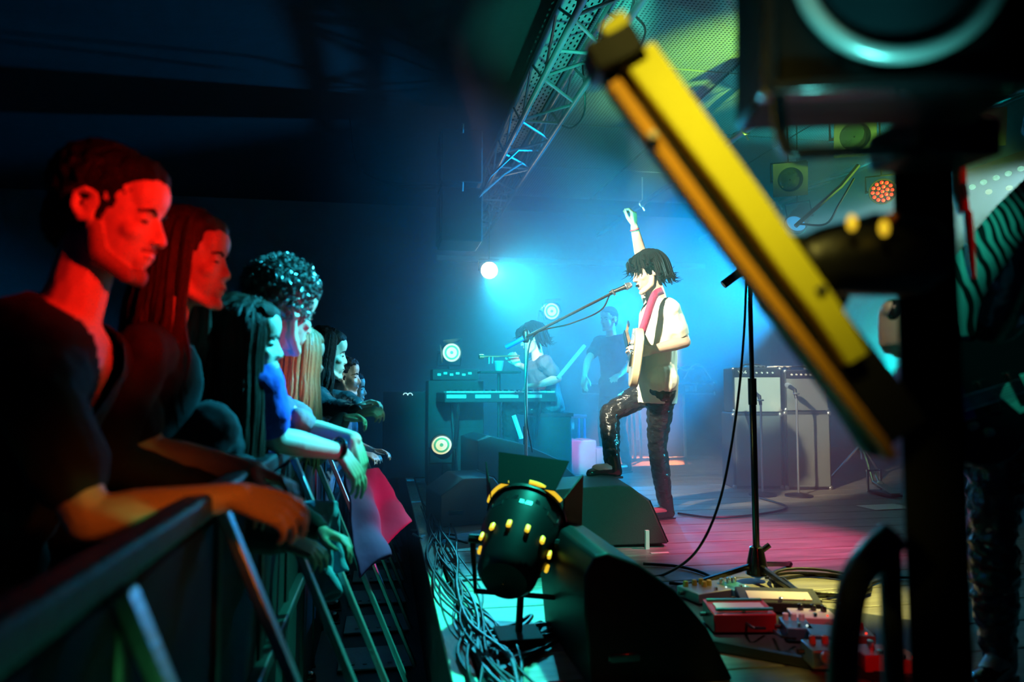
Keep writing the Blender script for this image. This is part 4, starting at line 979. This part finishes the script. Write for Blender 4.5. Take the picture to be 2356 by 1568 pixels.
def hair_long(m, length=.45, wave=.02, part=.0, seed=1, back=True, n=130, thin=.0075):
    def f(root, Hm, inv):
        h = put('hair', remesh(cap(Hm, grow=.005, low=True), .008, 2, inv, (.006, 40, .6)), m, root)
        rnd = random.Random(seed); mb = MB(); R3 = Hm.to_3x3(); sc_ = R3.col[0].length
        for k in range(n):
            a = rnd.uniform(-2.5, 2.5) if not back else rnd.uniform(-2.15, 2.15)      # angle from the back of the head
            r0 = rnd.uniform(0, 1)
            p0 = Hm @ V((.012 * rnd.gauss(0, 1) + part, -.02 + .05 * r0, .132))
            side = V((math.sin(a) * .088, -math.cos(a) * .1 - .025, 0))
            p1 = Hm @ (V((side.x * .8, side.y * .8, .095)))
            p2 = Hm @ (V((side.x * 1.03, side.y * 1.02, .03)))
            p3 = Hm @ (V((side.x * 1.04, side.y * 1.02, -.06)))
            ln_ = length * rnd.uniform(.7, 1.05); out = R3 @ V((side.x, side.y - .02, 0))
            pts = [p0, p1, p2, p3]
            for j in range(1, 5): pts.append(p3 + V((0, 0, -ln_ * j / 4)) + out * (.1 * math.sin(j * .9)) + V((wave * math.sin(j * 1.6 + k * .13), wave * math.cos(j * 1.3 + k * .13), 0)) * (j / 4))
            w0 = thin * rnd.uniform(.7, 1.25)
            mb.tube(spline(pts, 3), [w0 * .5] + [w0] * (3 * (len(pts) - 1) - 4) + [w0 * .8, w0 * .6, w0 * .4, w0 * .15], 5, .55)
        mb.build('strands', m, h)
    return f
def hair_shag(root, Hm, inv):
    h = put('hair', remesh(cap(Hm, grow=.012), .008, 2, inv, (.008, 35, 1)), 'hair_black', root)
    rnd = random.Random(3); mb = MB(); mb.M = Hm
    for k in range(190):
        a = rnd.uniform(-PI, PI); e = rnd.uniform(.0, 1.)
        side = V((math.sin(a), -math.cos(a), 0)); front = side.y > .1
        p0 = V((0, -.01, .138)) + side * .02
        p1 = V((side.x * .078, side.y * .088 - .02, .115)); p2 = V((side.x * .1, side.y * .118 - .02, (.088 if front else .06) - .03 * e))
        drop = -.02 - .07 * e if not front else .06 - .035 * e
        rr_ = rnd.uniform(.9, 1.14); p2 = V((p2.x * rr_, (p2.y + .02) * rr_ - .02, p2.z + rnd.uniform(-.01, .02))); p3 = V((side.x * .104 * rr_, side.y * .124 * rr_ - .02, drop + rnd.uniform(-.02, .02))); p4 = p3 + side * rnd.uniform(.0, .05) + V((rnd.uniform(-.012, .012), rnd.uniform(-.012, .012), rnd.uniform(-.03, .015)))
        mb.tube(spline([p0, p1, p2, p3, p4], 3), [.004] + [.0075] * 8 + [.006, .0045, .003, .0012], 5, .5)
    mb.build('strands', 'hair_black', h)

fwdv = lambda px, py: RT * px + UP * 0 + V((FW.x, FW.y, 0)).normalized() * py
HX = V((FW.x, FW.y, 0)).normalized()        # horizontally away from the camera
def W3(r, a, u): return RT * r + HX * a + V((0, 0, u))
GH = -.5
# --- man in the red light
hd = P(256, 497, 1.4)
nk = P(165, 715, 1.38); pl = P(-60, 1200, 1.42)
e_r, w_r = P(205, 1195, 1.2), P(545, 1140, 1.3)
e_l, w_l = P(345, 1040, 1.62), P(590, 1085, 1.66)
person('man in a black v-neck shirt with a beard lit red, arms resting on the barrier', hd, W3(1, .12, -.24), nk, pl, W3(1, .2, 0), GH,
       {'R': (e_r, w_r, W3(.9, .1, -.3), W3(.25, -.5, .85), (28, 40, 25)), 'L': (e_l, w_l, W3(.9, -.3, -.25), W3(.2, .3, .9), (30, 35, 20))},
       beard=True, hair=hair_short, voxel=.0048, vneck=.19, shoulders={'R': P(85, 900, 1.22), 'L': P(255, 850, 1.6)}, skin='skin')
# --- woman in the red light
hd = P(436, 602, 1.78); nk = hd + W3(-.06, -.01, -.19); pl = nk + W3(-.14, .02, -.46)
person('smiling woman with long brown hair lit red, behind the bearded man', hd, W3(1, .1, -.08), nk, pl, W3(1, .3, 0), GH,
       {'R': (nk + W3(-.02, -.2, -.28), nk + W3(.2, -.12, -.36), W3(.9, .2, -.3), W3(.3, -.3, .9), (25, 30, 20)), 'L': (nk + W3(.02, .2, -.27), nk + W3(.24, .1, -.38), W3(.9, -.2, -.3), W3(.2, .2, .9), (25, 30, 20))},
       female=True, hair=hair_long('hair_brown', .34, .012, seed=2), voxel=.0052, sleeve='long', sc=.97)
# --- curly-haired man
hd = P(652, 716, 2.2); nk = hd + W3(-.07, -.06, -.175); pl = nk + W3(-.2, -.06, -.46)
wr1, wr2 = P(790, 1028, 2.3), P(800, 1075, 2.2)
person('man with dark curly hair in a blue sleeved shirt leaning on the barrier', hd, W3(.62, .78, -.3), nk, pl, W3(.85, .5, 0), GH,
       {'R': (P(635, 1010, 2.05), P(785, 1040, 2.25), W3(.55, .1, -.8), W3(.8, -.3, .5), (18, 22, 15)), 'L': (P(700, 985, 2.55), P(815, 1010, 2.4), W3(.3, .1, -.95), W3(.9, -.2, .3), (14, 20, 12))},
       top='cloth_blue', sleeve='short', hair=hair_curly, voxel=.005)
MB().torus(P(777, 1033, 2.24), P(785, 1040, 2.25) - P(635, 1010, 2.05), .031, .009, 18, 6).build('wristwatch', 'black_gloss', bpy.data.objects['person.002'])
# --- blond woman half hidden in front of the curly man
hd = P(566, 790, 1.98); nk = hd + W3(-.06, -.02, -.18); pl = nk + W3(-.1, -.02, -.46)
person('woman with long straight hair hiding her cheek, in front of the curly man', hd, W3(.97, .2, -.06), nk, pl, W3(1, .3, 0), GH,
       {'R': (nk + W3(-.0, -.2, -.26), nk + W3(.2, -.06, -.34), W3(.9, .1, -.3), W3(.3, -.3, .9), (25, 30, 20)), 'L': (nk + W3(.02, .2, -.25), nk + W3(.24, .14, -.35), W3(.9, -.2, -.3), W3(.2, .2, .9), (25, 30, 20))},
       female=True, hair=hair_long('hair_brown', .5, .01, seed=4, back=False), voxel=.0055, sleeve='long', sc=.96)
# --- copper-haired girl turned away
hd = P(692, 828, 2.75); nk = hd + W3(-.04, -.05, -.175); pl = nk + W3(-.16, -.06, -.45)
person('girl with long copper hair and a grey sleeve, face turned to the stage', hd, W3(.55, .84, -.1), nk, pl, W3(.8, .6, 0), GH,
       {'R': (P(705, 990, 2.55), P(682, 957, 2.42), W3(-.7, -.1, .45), W3(.3, -.6, .7), (60, 75, 45)), 'L': (nk + W3(.06, .2, -.2), P(790, 962, 3.0), W3(.9, -.2, .05), W3(.1, .3, .9), (35, 40, 25))},
       female=True, hair=hair_long('hair_copper', .36, .012, seed=6), voxel=.006, sleeve='long', top='cloth_grey', sc=.96)
# --- woman in leather jacket
hd = P(752, 815, 3.5); nk = hd + W3(-.04, -.0, -.18); pl = nk + W3(-.16, .0, -.45)
person('dark-haired woman in a shiny leather jacket holding her hands out over the barrier', hd, W3(.9, .3, -.12), nk, pl, W3(.95, .3, 0), GH,
       {'R': (P(762, 940, 3.3), P(822, 950, 3.15), W3(.95, -.1, .12), W3(.1, -.4, .9), (35, 50, 30)), 'L': (P(790, 920, 3.6), P(826, 936, 3.35), W3(.9, -.2, .3), W3(-.1, .2, .9), (30, 40, 30))},
       female=True, hair=hair_long('hair_black', .22, .02, seed=8), voxel=.006, sleeve='long', top='leather_blue', sc=.97)
# --- far spectators
for px, py, d, lb, hr in ((803, 872, 4.4, 'short-haired spectator at the barrier just past the leather jacket', hair_short), (822, 900, 5.2, 'dark-haired spectator furthest along the barrier beyond the short-haired one', hair_long('hair_black', .2, .02, seed=9, n=60))):
    hd = P(px - 12, py - 5, d); nk = hd + W3(-.05, 0, -.18); pl = nk + W3(-.12, 0, -.45)
    person(lb, hd, W3(1, .1, -.05), nk, pl, W3(1, .2, 0), GH,
           {'R': (nk + W3(.0, -.2, -.24), nk + W3(.16, -.1, -.28), W3(.9, .1, -.1), W3(.3, -.3, .9), (25, 30, 20)), 'L': (nk + W3(.04, .2, -.24), nk + W3(.2, .12, -.28), W3(.9, -.2, 0), W3(.2, .2, .9), (25, 30, 20))},
           hair=hr, voxel=.008, sc=.97, top='cloth_denim')
# ================================================================== the singer
DS = 4.6
sd_ = lambda px, py, d=DS: P(px, py, d)
hd = sd_(1490, 627); nk = sd_(1519, 690); pl = sd_(1512, 878)
singer, _ = person('singer in a white t-shirt and leather trousers, one arm raised, singing into the microphone', hd, W3(-1, -.22, -.3), nk, pl, W3(-1, -.12, 0), 0,
       {'L': (sd_(1576, 786, 4.48), sd_(1494, 806, 4.36), W3(-.95, .1, -.05), W3(-.2, -.9, .3), (20, 40, 30)),
        'R': (sd_(1478, 600, 4.72), sd_(1459, 520, 4.66), W3(-.05, -.05, 1), W3(.8, -.5, 0), (42, 62, 40))},
       up=(-.15, 0, 1), mouth_open=True, top='cloth_white', sleeve='short', bottom='leather', hair=hair_shag, voxel=.0055, sc=1.0, fold=.007, wid=.92, vneck=.09,
       shoulders={'L': sd_(1541, 712, 4.46), 'R': sd_(1503, 695, 4.72)},
       legs={'L': (sd_(1512, 1022, 4.72), sd_(1531, 1163, 4.82), sd_(1500, 1176, 4.76)), 'R': (sd_(1402, 950, 4.62), sd_(1408, 1066, 4.5), sd_(1372, 1076, 4.45))}, skin='skin')
MB().torus(sd_(1460, 528, 4.66), sd_(1478, 600, 4.72) - sd_(1459, 520, 4.66), .028, .004, 16, 6).build('bracelet', 'strap', singer)

# ------------------------------------------------------------------ electric guitars
def guitar(name, label, Mx, body, guard, sc_=1., gs=1.):
    'local x along the neck, z out of the front'
    t = thing(name, label, 'guitar', Mx.translation); Ms = Mx @ Matrix.Scale(sc_, 4)
    out = [(-.2, 0), (-.19, .08), (-.13, .15), (-.04, .16), (.03, .12), (.09, .115), (.15, .14), (.2, .15), (.215, .12), (.17, .075), (.14, .045), (.15, .0), (.14, -.05), (.16, -.085), (.15, -.115), (.1, -.125), (.03, -.115), (-.05, -.155), (-.14, -.14), (-.19, -.08)]
    pts = spline([(a, 0, b_) for a, b_ in out] + [(out[0][0], 0, out[0][1])], 3)[:-1]
    MB(Ms @ Matrix.Rotation(-PI / 2, 4, 'X')).prism([(p_.x, p_.z) for p_ in pts], -.022, .022).build('body', body, t, bevel=.008)
    gd = [(-.1, -.02), (-.05, -.11), (.05, -.1), (.12, -.09), (.12, .04), (.02, .05), (-.06, .02)]
    MB(Ms @ Matrix.Translation((0, 0, .0235)) @ Matrix.Rotation(-PI / 2, 4, 'X')).prism([(a_ * gs + (1 - gs) * .1, b_ * gs) for a_, b_ in gd], -.0015, .0015).build('pickguard', guard, t)
    MB(Ms).box((.39, 0, .022), (.5, .05, .022)).build('neck', 'guitar_neck', t, bevel=.006)
    MB(Ms).box((.39, 0, .036), (.5, .046, .006)).build('fretboard', 'black_metal', t)
    MB(Ms).add([(.64, -.025, .012), (.67, -.04, .008), (.82, -.045, .0), (.83, .02, 0), (.64, .025, .012), (.64, -.025, .028), (.67, -.04, .024), (.82, -.045, .014), (.83, .02, .014), (.64, .025, .028)], [(4, 3, 2, 1, 0), (5, 6, 7, 8, 9), (0, 1, 6, 5), (1, 2, 7, 6), (2, 3, 8, 7), (3, 4, 9, 8), (4, 0, 5, 9)]).build('headstock', 'guitar_neck', t)
    for k in range(6):
        MB(Ms).tube([(-.12, -.016 + k * .0064, .04), (.64, -.016 + k * .0064, .042)], .0012, 4).build('string', 'chrome', t)
        MB(Ms).tube([(.67 + k * .026, -.042, .01), (.67 + k * .026, -.062, .01)], .006, 6).build('tuning_peg', 'chrome', t)
    MB(Ms).box((-.12, 0, .03), (.05, .08, .016)).build('bridge', 'chrome', t, bevel=.003)
    for x_ in (-.04, .04, .11): MB(Ms).box((x_, 0, .028), (.03, .085, .012)).build('pickup', 'black_gloss', t, bevel=.004)
    for x_, y_ in ((-.08, -.08), (-.11, -.055), (-.135, -.03)): MB(Ms @ Matrix.Translation((x_, y_, .024))).lathe([(.011, 0), (.009, .014)], 10).build('knob', 'knob_white', t)
    return t
gc = sd_(1462, 815, 4.38)
nx = W3(.11, .95, .24).normalized(); nz = W3(-1, .1, .12); nz = (nz - nx * nz.dot(nx)).normalized(); ny = nz.cross(nx)
gm = Matrix(((nx.x, ny.x, nz.x, gc.x), (nx.y, ny.y, nz.y, gc.y), (nx.z, ny.z, nz.z, gc.z), (0, 0, 0, 1)))
guitar('electric_guitar', 'pale electric guitar of the singer seen edge on', gm, 'guitar_body', 'guitar_white', 1.12)
def strap(name, label, pts, m, wd, nrm):
    pts = spline(pts, 8); vs = []; nr = V(nrm).normalized()
    for i, p_ in enumerate(pts):
        d_ = (pts[min(i + 1, len(pts) - 1)] - pts[max(i - 1, 0)]).normalized(); x = d_.cross(nr).normalized()
        vs += [p_ - x * wd / 2, p_ + x * wd / 2]
    o = MB().add(vs, [(2 * i, 2 * i + 1, 2 * i + 3, 2 * i + 2) for i in range(len(pts) - 1)]).build(name, m)
    s_ = o.modifiers.new('t', 'SOLIDIFY'); s_.thickness = .004; return tag(o, label, 'strap')
strap('guitar_strap', 'crimson guitar strap over the shoulder of the singer', [sd_(1524, 668, 4.42), sd_(1508, 676, 4.36), sd_(1497, 700, 4.34), sd_(1486, 735, 4.33), sd_(1474, 770, 4.33), sd_(1467, 785, 4.34)], 'strap', .046, -HX)

# ================================================================== keyboard player and a man at the back
hd = P(1222, 778, 6.3); nk = hd + W3(.06, .0, -.18); pl = P(1262, 925, 6.35)
person('keyboard player with bushy dark hair in a patterned dark top, playing a pale pipe', hd, W3(-1, -.25, -.35), nk, pl, W3(-1, -.3, 0), 0,
       {'L': (P(1283, 870, 6.15), P(1240, 885, 6.0), W3(-.9, -.1, -.1), W3(0, -.3, .95), (25, 35, 20)), 'R': (P(1235, 860, 6.5), P(1192, 838, 6.2), W3(-.5, -.1, .8), W3(-.3, -.9, .2), (40, 60, 40))},
       top='cloth_stripe' if 'cloth_stripe' in M else 'cloth_grey', sleeve='short', bottom='cloth_black', hair=hair_shag, voxel=.007, fold=.01,
       legs={'L': (pl + W3(-.35, -.12, -.02), pl + W3(-.33, -.14, -pl.z + .09), pl + W3(-.48, -.14, -pl.z + .04)), 'R': (pl + W3(-.35, .12, -.02), pl + W3(-.3, .12, -pl.z + .09), pl + W3(-.45, .12, -pl.z + .04))})
tag(MB().box((pl.x, pl.y, pl.z / 2 - .05), (.34, .34, pl.z - .12)).build('player_seat', 'tolex', bevel=.02), 'dark box seat under the keyboard player', 'seat')
MB().box((pl.x, pl.y, pl.z - .105), (.36, .36, .03)).build('cushion', 'leather', bpy.data.objects['player_seat'], world=False)
pi0, pi1 = P(1195, 818, 6.1), P(1113, 820, 6.0)
PI_ = thing('pipe_horn', 'pale brass pipe held out by the keyboard player', 'instrument', pi1)
MB().tube([pi0, pi1], .008, 10).build('tube', 'brass', PI_)
MB().tube([pi1, pi1 + (pi1 - pi0).normalized() * .04], .02, 12).build('bell', 'brass', PI_)
for f in (.75, .85): MB().tube([pi0 + (pi1 - pi0) * f, pi0 + (pi1 - pi0) * f - V((0, 0, .06))], .008).build('valve', 'alu', PI_)
hd = P(1400, 735, 7.6); nk = hd + W3(.03, 0, -.18); pl = nk + W3(.03, .0, -.5)
person('musician in dark clothes standing behind the flight case in violet light', hd, W3(-.7, -.7, -.1), nk, pl, W3(-.7, -.7, 0), 0,
       {'L': (nk + W3(.18, -.1, -.3), nk + W3(.05, -.3, -.4), W3(-.6, -.5, -.3), W3(0, -.3, .9), (25, 35, 20)), 'R': (P(1352, 830, 7.4), P(1345, 865, 7.3), W3(-.1, -.2, -.9), W3(-.6, -.6, 0), (20, 20, 10))},
       hair=hair_short, voxel=.009, top='cloth_black', sleeve='short')

# ================================================================== guitarist at the right
hd = P(2440, 330, 2.1); nk = P(2420, 500, 2.05); pl = P(2380, 900, 2.1)
eg, wg = P(2345, 800, 1.85), P(2066, 735, 1.9)
wg = P(2050, 712, 1.86)
person('guitarist in a shiny black leather jacket with black nails beside the lamp post', hd, W3(-.8, -.5, -.5), nk, pl, W3(-.75, -.65, 0), 0,
       {'R': (eg + W3(-.02, .1, .0), wg, W3(.05, -.1, -1), W3(-.75, -.6, .1), (28, 45, 30)), 'L': (P(2480, 820, 2.4), P(2420, 900, 1.9), W3(-.6, -.3, -.2), W3(0, -.6, .6), (40, 50, 30))},
       top='leather', sleeve='long', hair=hair_short, voxel=.0055, fold=.012, shoulders={'R': P(2335, 560, 1.95)}, bottom='leather', wid=1.05)
gp2 = P(2290, 905, 1.75)
nx = W3(1, .1, .28).normalized(); nz = W3(-.15, -1, .15); nz = (nz - nx * nz.dot(nx)).normalized(); ny = nz.cross(nx)
gm2 = Matrix(((nx.x, ny.x, nz.x, gp2.x), (nx.y, ny.y, nz.y, gp2.y), (nx.z, ny.z, nz.z, gp2.z), (0, 0, 0, 1)))
guitar('electric_guitar', 'dark electric guitar with a pale pickguard held by the guitarist', gm2, 'black_gloss', 'guitar_white', 1., .55)
strap('zebra_strap', 'wide zebra striped guitar strap across the leather jacket', [P(2385, 450, 1.84), P(2330, 505, 1.78), P(2285, 560, 1.74), P(2240, 620, 1.73), P(2205, 690, 1.74), P(2190, 780, 1.76)], 'zebra', .105, -HX)

# ================================================================== lamp tower in front of the guitarist
D0 = .78
TW = thing('lamp_post', 'thick black lamp post standing in front of the guitarist', 'lamp post', (P(2145, 900, 1.02).x, P(2145, 900, 1.02).y, -.5))
pa, pb = P(2142, 350, 1.02), P(2142, 900, 1.02); cx_, cy_ = pb.x, pb.y; PD = V((cx_, cy_, 0))
MB().box((cx_, cy_, .36), (.076, .06, 1.72), frame((0, 0, 0), PD).to_3x3()).build('post', 'post_black', TW, bevel=.008)
pc = P(2052, 1400, 1.0); MB().tube([(pc.x, pc.y, -.49), (pc.x, pc.y, P(2052, 1240, 1.0).z)], .015, 10).build('side_tube', 'black_rough', TW)
MB().box((cx_, cy_, -.485), (.5, .4, .03)).build('base_plate', 'black_rough', TW, bevel=.006)
cable('lamp_hose', [P(2060, 1230, .98), P(2010, 1275, .98), P(1970, 1330, 1.0), P(1950, 1420, 1.0), P(1940, 1540, 1.0), P(1945, 1700, 1.0)], .021, 'rubber', 'thick black hose curving down beside the lamp post', seg=12, n=8)
# red lit pipe right of the post
rr = thing('jointed_pipe', 'jointed red lit pipe rising beside the zebra strap', 'pipe', P(2225, 680, 1.3))
MB().tube([P(2207, 362, 1.3), P(2210, 440, 1.3), P(2218, 492, 1.3)], .0105, 12).build('upper_pipe', 'red_lit_pipe', rr)
MB().tube([P(2226, 486, 1.28), P(2232, 560, 1.28), P(2238, 640, 1.28)], [.0075, .0075, .005], 12).build('lower_pipe', 'red_lit_pipe', rr)
MB().tube([P(2218, 420, 1.29), P(2224, 452, 1.29)], .004, 8).build('spring_clip', 'brass', rr)
# big stage lamp with a bowed rim, yellow light put into its colour
def strip(name, m, pts, wid, thick, parent, d=D0):
    'bowed bar through photo points, broad side towards the singer'
    cs = spline([P(x_, y_, d) for x_, y_ in pts], 6); n_ = len(cs); ws = [wid[0] + (wid[1] - wid[0]) * i / (n_ - 1) for i in range(n_)] if len(wid) == 2 else None
    rings = []
    for i, c_ in enumerate(cs):
        dd = (cs[min(i + 1, n_ - 1)] - cs[max(i - 1, 0)]).normalized(); sx = dd.cross(FW).normalized(); w2 = ws[i] / 2
        rings.append([c_ - sx * w2, c_ - sx * w2 + FW * thick, c_ + sx * w2 + FW * thick, c_ + sx * w2])
    return MB().loft(rings).build(name, m, parent, bevel=.003)
RL = thing('rimmed_lamp', 'big stage lamp with a bowed yellow lit rim and an orange edge on the lamp post', 'stage lamp', P(1792, 700, D0))
yb_ = [(1470, 118), (1555, 232), (1640, 346), (1735, 474), (1825, 602), (1900, 704), (1948, 778), (1978, 828)]
strip('yellow_lit_rim', 'yellow_lit_rim', yb_, (.041, .026), .05, RL)
strip('rim_end', 'yellow_lit_rim', [(1400, 82), (1432, 52), (1446, 44)], (.026, .022), .04, RL)
strip('orange_edge', 'orange_rim', [(1412, 185), (1520, 335), (1705, 590), (1855, 785), (2010, 988), (2062, 1055)], (.016, .012), .03, RL)
strip('back_plate', 'black_metal', [(1400, 92), (1470, 195), (1560, 312), (1730, 540), (1880, 745), (1985, 880), (2075, 1010)], (.05, .075), .03, RL, D0 + .02)
strip('rim_clamp', 'black_metal', [(1360, 130), (1420, 105), (1470, 75)], (.034, .034), .06, RL, D0 - .01)
MB().tube([P(1880, 672, D0 - .002), P(1898, 660, D0 - .002)], .0042, 8).build('rim_slot', 'black_metal', RL)
MB().box(P(1502, 312, D0 - .004), (.009, .009, .009), frame((0, 0, 0), W3(.6, 0, -.8) + HX * .01).to_3x3()).build('white_clip', 'pedal_white', RL, bevel=.002)
put('lens_dome', remesh(MB().ell(P(1842, 650, D0 + .11), (.06, .058, .06), None, 24, 16), .006, 3, inv_of(RL)), 'black_gloss', RL)
put('housing', remesh(MB().chain([P(1890, 600, D0 + .04), P(1990, 590, D0 + .05), P(2090, 585, D0 + .08)], [.04, .048, .052]).box(P(2030, 590, D0 + .08), (.07, .07, .09)), .006, 6, inv_of(RL)), 'black_metal', RL)
MB().bar(P(2040, 590, D0 + .08), P(2140, 590, 1.0), .05, .07).build('mount_arm', 'black_metal', RL, bevel=.01)
for px, py, mm in ((1960, 512, 'glow_yellow'), (2034, 524, 'glow_yellow'), (2053, 497, 'pedal_orange')):
    MB().ell(P(px, py, D0 - .01), (.005, .005, .009 if mm == 'glow_yellow' else .005), None, 10, 7).build('vent_glow', mm, RL)
dm('ring_metal', (.7, .75, .75), .3, .5)
# square floodlight above it
fq = P(2060, -60, .72); FQ = frame(fq, -(FW + RT * .1), UP)
SQ = thing('square_floodlight', 'square black floodlight with a shiny round lens ring at the top of the post', 'stage lamp', fq)
MB(FQ).box((0, -.06, 0), (.265, .12, .24)).build('housing', 'lamp_black', SQ, bevel=.006)
for sx in (-1, 1): MB(FQ).box((sx * .128, .012, 0), (.012, .03, .245)).build('frame_bar', 'black_gloss', SQ, bevel=.003)
for sz in (-1, 1): MB(FQ).box((0, .012, sz * .118), (.265, .03, .012)).build('frame_bar', 'black_gloss', SQ, bevel=.003)
MB(FQ).torus((0, .012, .012), (0, 1, 0), .098, .009, 64, 12).build('lens_ring', 'ring_metal', SQ)
MB(FQ).torus((0, .004, .012), (0, 1, 0), .082, .005, 64, 10).build('inner_ring', 'black_gloss', SQ)
MB(FQ @ Matrix.Translation((0, .0, .012)) @ Matrix.Rotation(-PI / 2, 4, 'X')).lathe([(.085, .002), (.05, .008), (.002, .012)], 40, caps=False).build('lens', 'lens_dark', SQ)
MB().tube(spline([P(1772, 120, .74), P(1790, 240, .74), P(1800, 320, .74), P(1822, 352, .74), P(1870, 352, .74), P(1980, 348, .75), P(2080, 345, .78), P(2140, 345, .9)], 6), .0075, 10).build('bracket', 'black_gloss', SQ)
MB().box(P(2145, 335, .95), (.12, .1, .05)).build('mount_block', 'black_metal', SQ, bevel=.006)

# ================================================================== stage haze
hz = MB().box((2.85, 7.35, 1.86), (7.3, 8.0, 3.68)).build('stage_haze', 'paper', smooth=False)
def haze_mat(density):
    'haze that is thick over the middle of the stage and thins out towards the hall and the ceiling'
    m = bpy.data.materials.new('haze'); m.use_nodes = True; nt = m.node_tree
    for n in list(nt.nodes):
        if n.type != 'OUTPUT_MATERIAL': nt.nodes.remove(n)
    out = [n for n in nt.nodes if n.type == 'OUTPUT_MATERIAL'][0]
    v = nt.nodes.new('ShaderNodeVolumeScatter'); v.inputs['Anisotropy'].default_value = .45
    v.inputs['Color'].default_value = (.85, .92, 1, 1); nt.links.new(v.outputs[0], out.inputs['Volume'])
    tc = nt.nodes.new('ShaderNodeTexCoord'); sx = nt.nodes.new('ShaderNodeSeparateXYZ'); nt.links.new(tc.outputs['Object'], sx.inputs[0])
    def ramp(sock, a0, a1, lo, hi):
        r_ = nt.nodes.new('ShaderNodeMapRange'); r_.interpolation_type = 'SMOOTHSTEP'
        for k_, v_ in (('From Min', a0), ('From Max', a1), ('To Min', lo), ('To Max', hi)): r_.inputs[k_].default_value = v_
        nt.links.new(sock, r_.inputs['Value']); return r_.outputs[0]
    def mul(p_, q_):
        n = nt.nodes.new('ShaderNodeMath'); n.operation = 'MULTIPLY'; nt.links.new(p_, n.inputs[0])
        if isinstance(q_, float): n.inputs[1].default_value = q_
        else: nt.links.new(q_, n.inputs[1])
        return n.outputs[0]
    d_ = mul(ramp(sx.outputs['X'], -.7, 1.6, 0., 1.), ramp(sx.outputs['Z'], 2.2, 3.7, 1., .25))
    d_ = mul(d_, ramp(sx.outputs['Y'], 3.4, 4.2, .3, 1.)); d_ = mul(d_, ramp(sx.outputs['Z'], .1, 1.3, 1.7, 1.))
    nt.links.new(mul(d_, density), v.inputs['Density'])
    return m
hz.data.materials.clear(); hz.data.materials.append(haze_mat(HAZE))
tag(hz, 'blue theatrical haze filling the stage', 'haze', kind='stuff')

for o in PENDING: COL.objects.link(o)
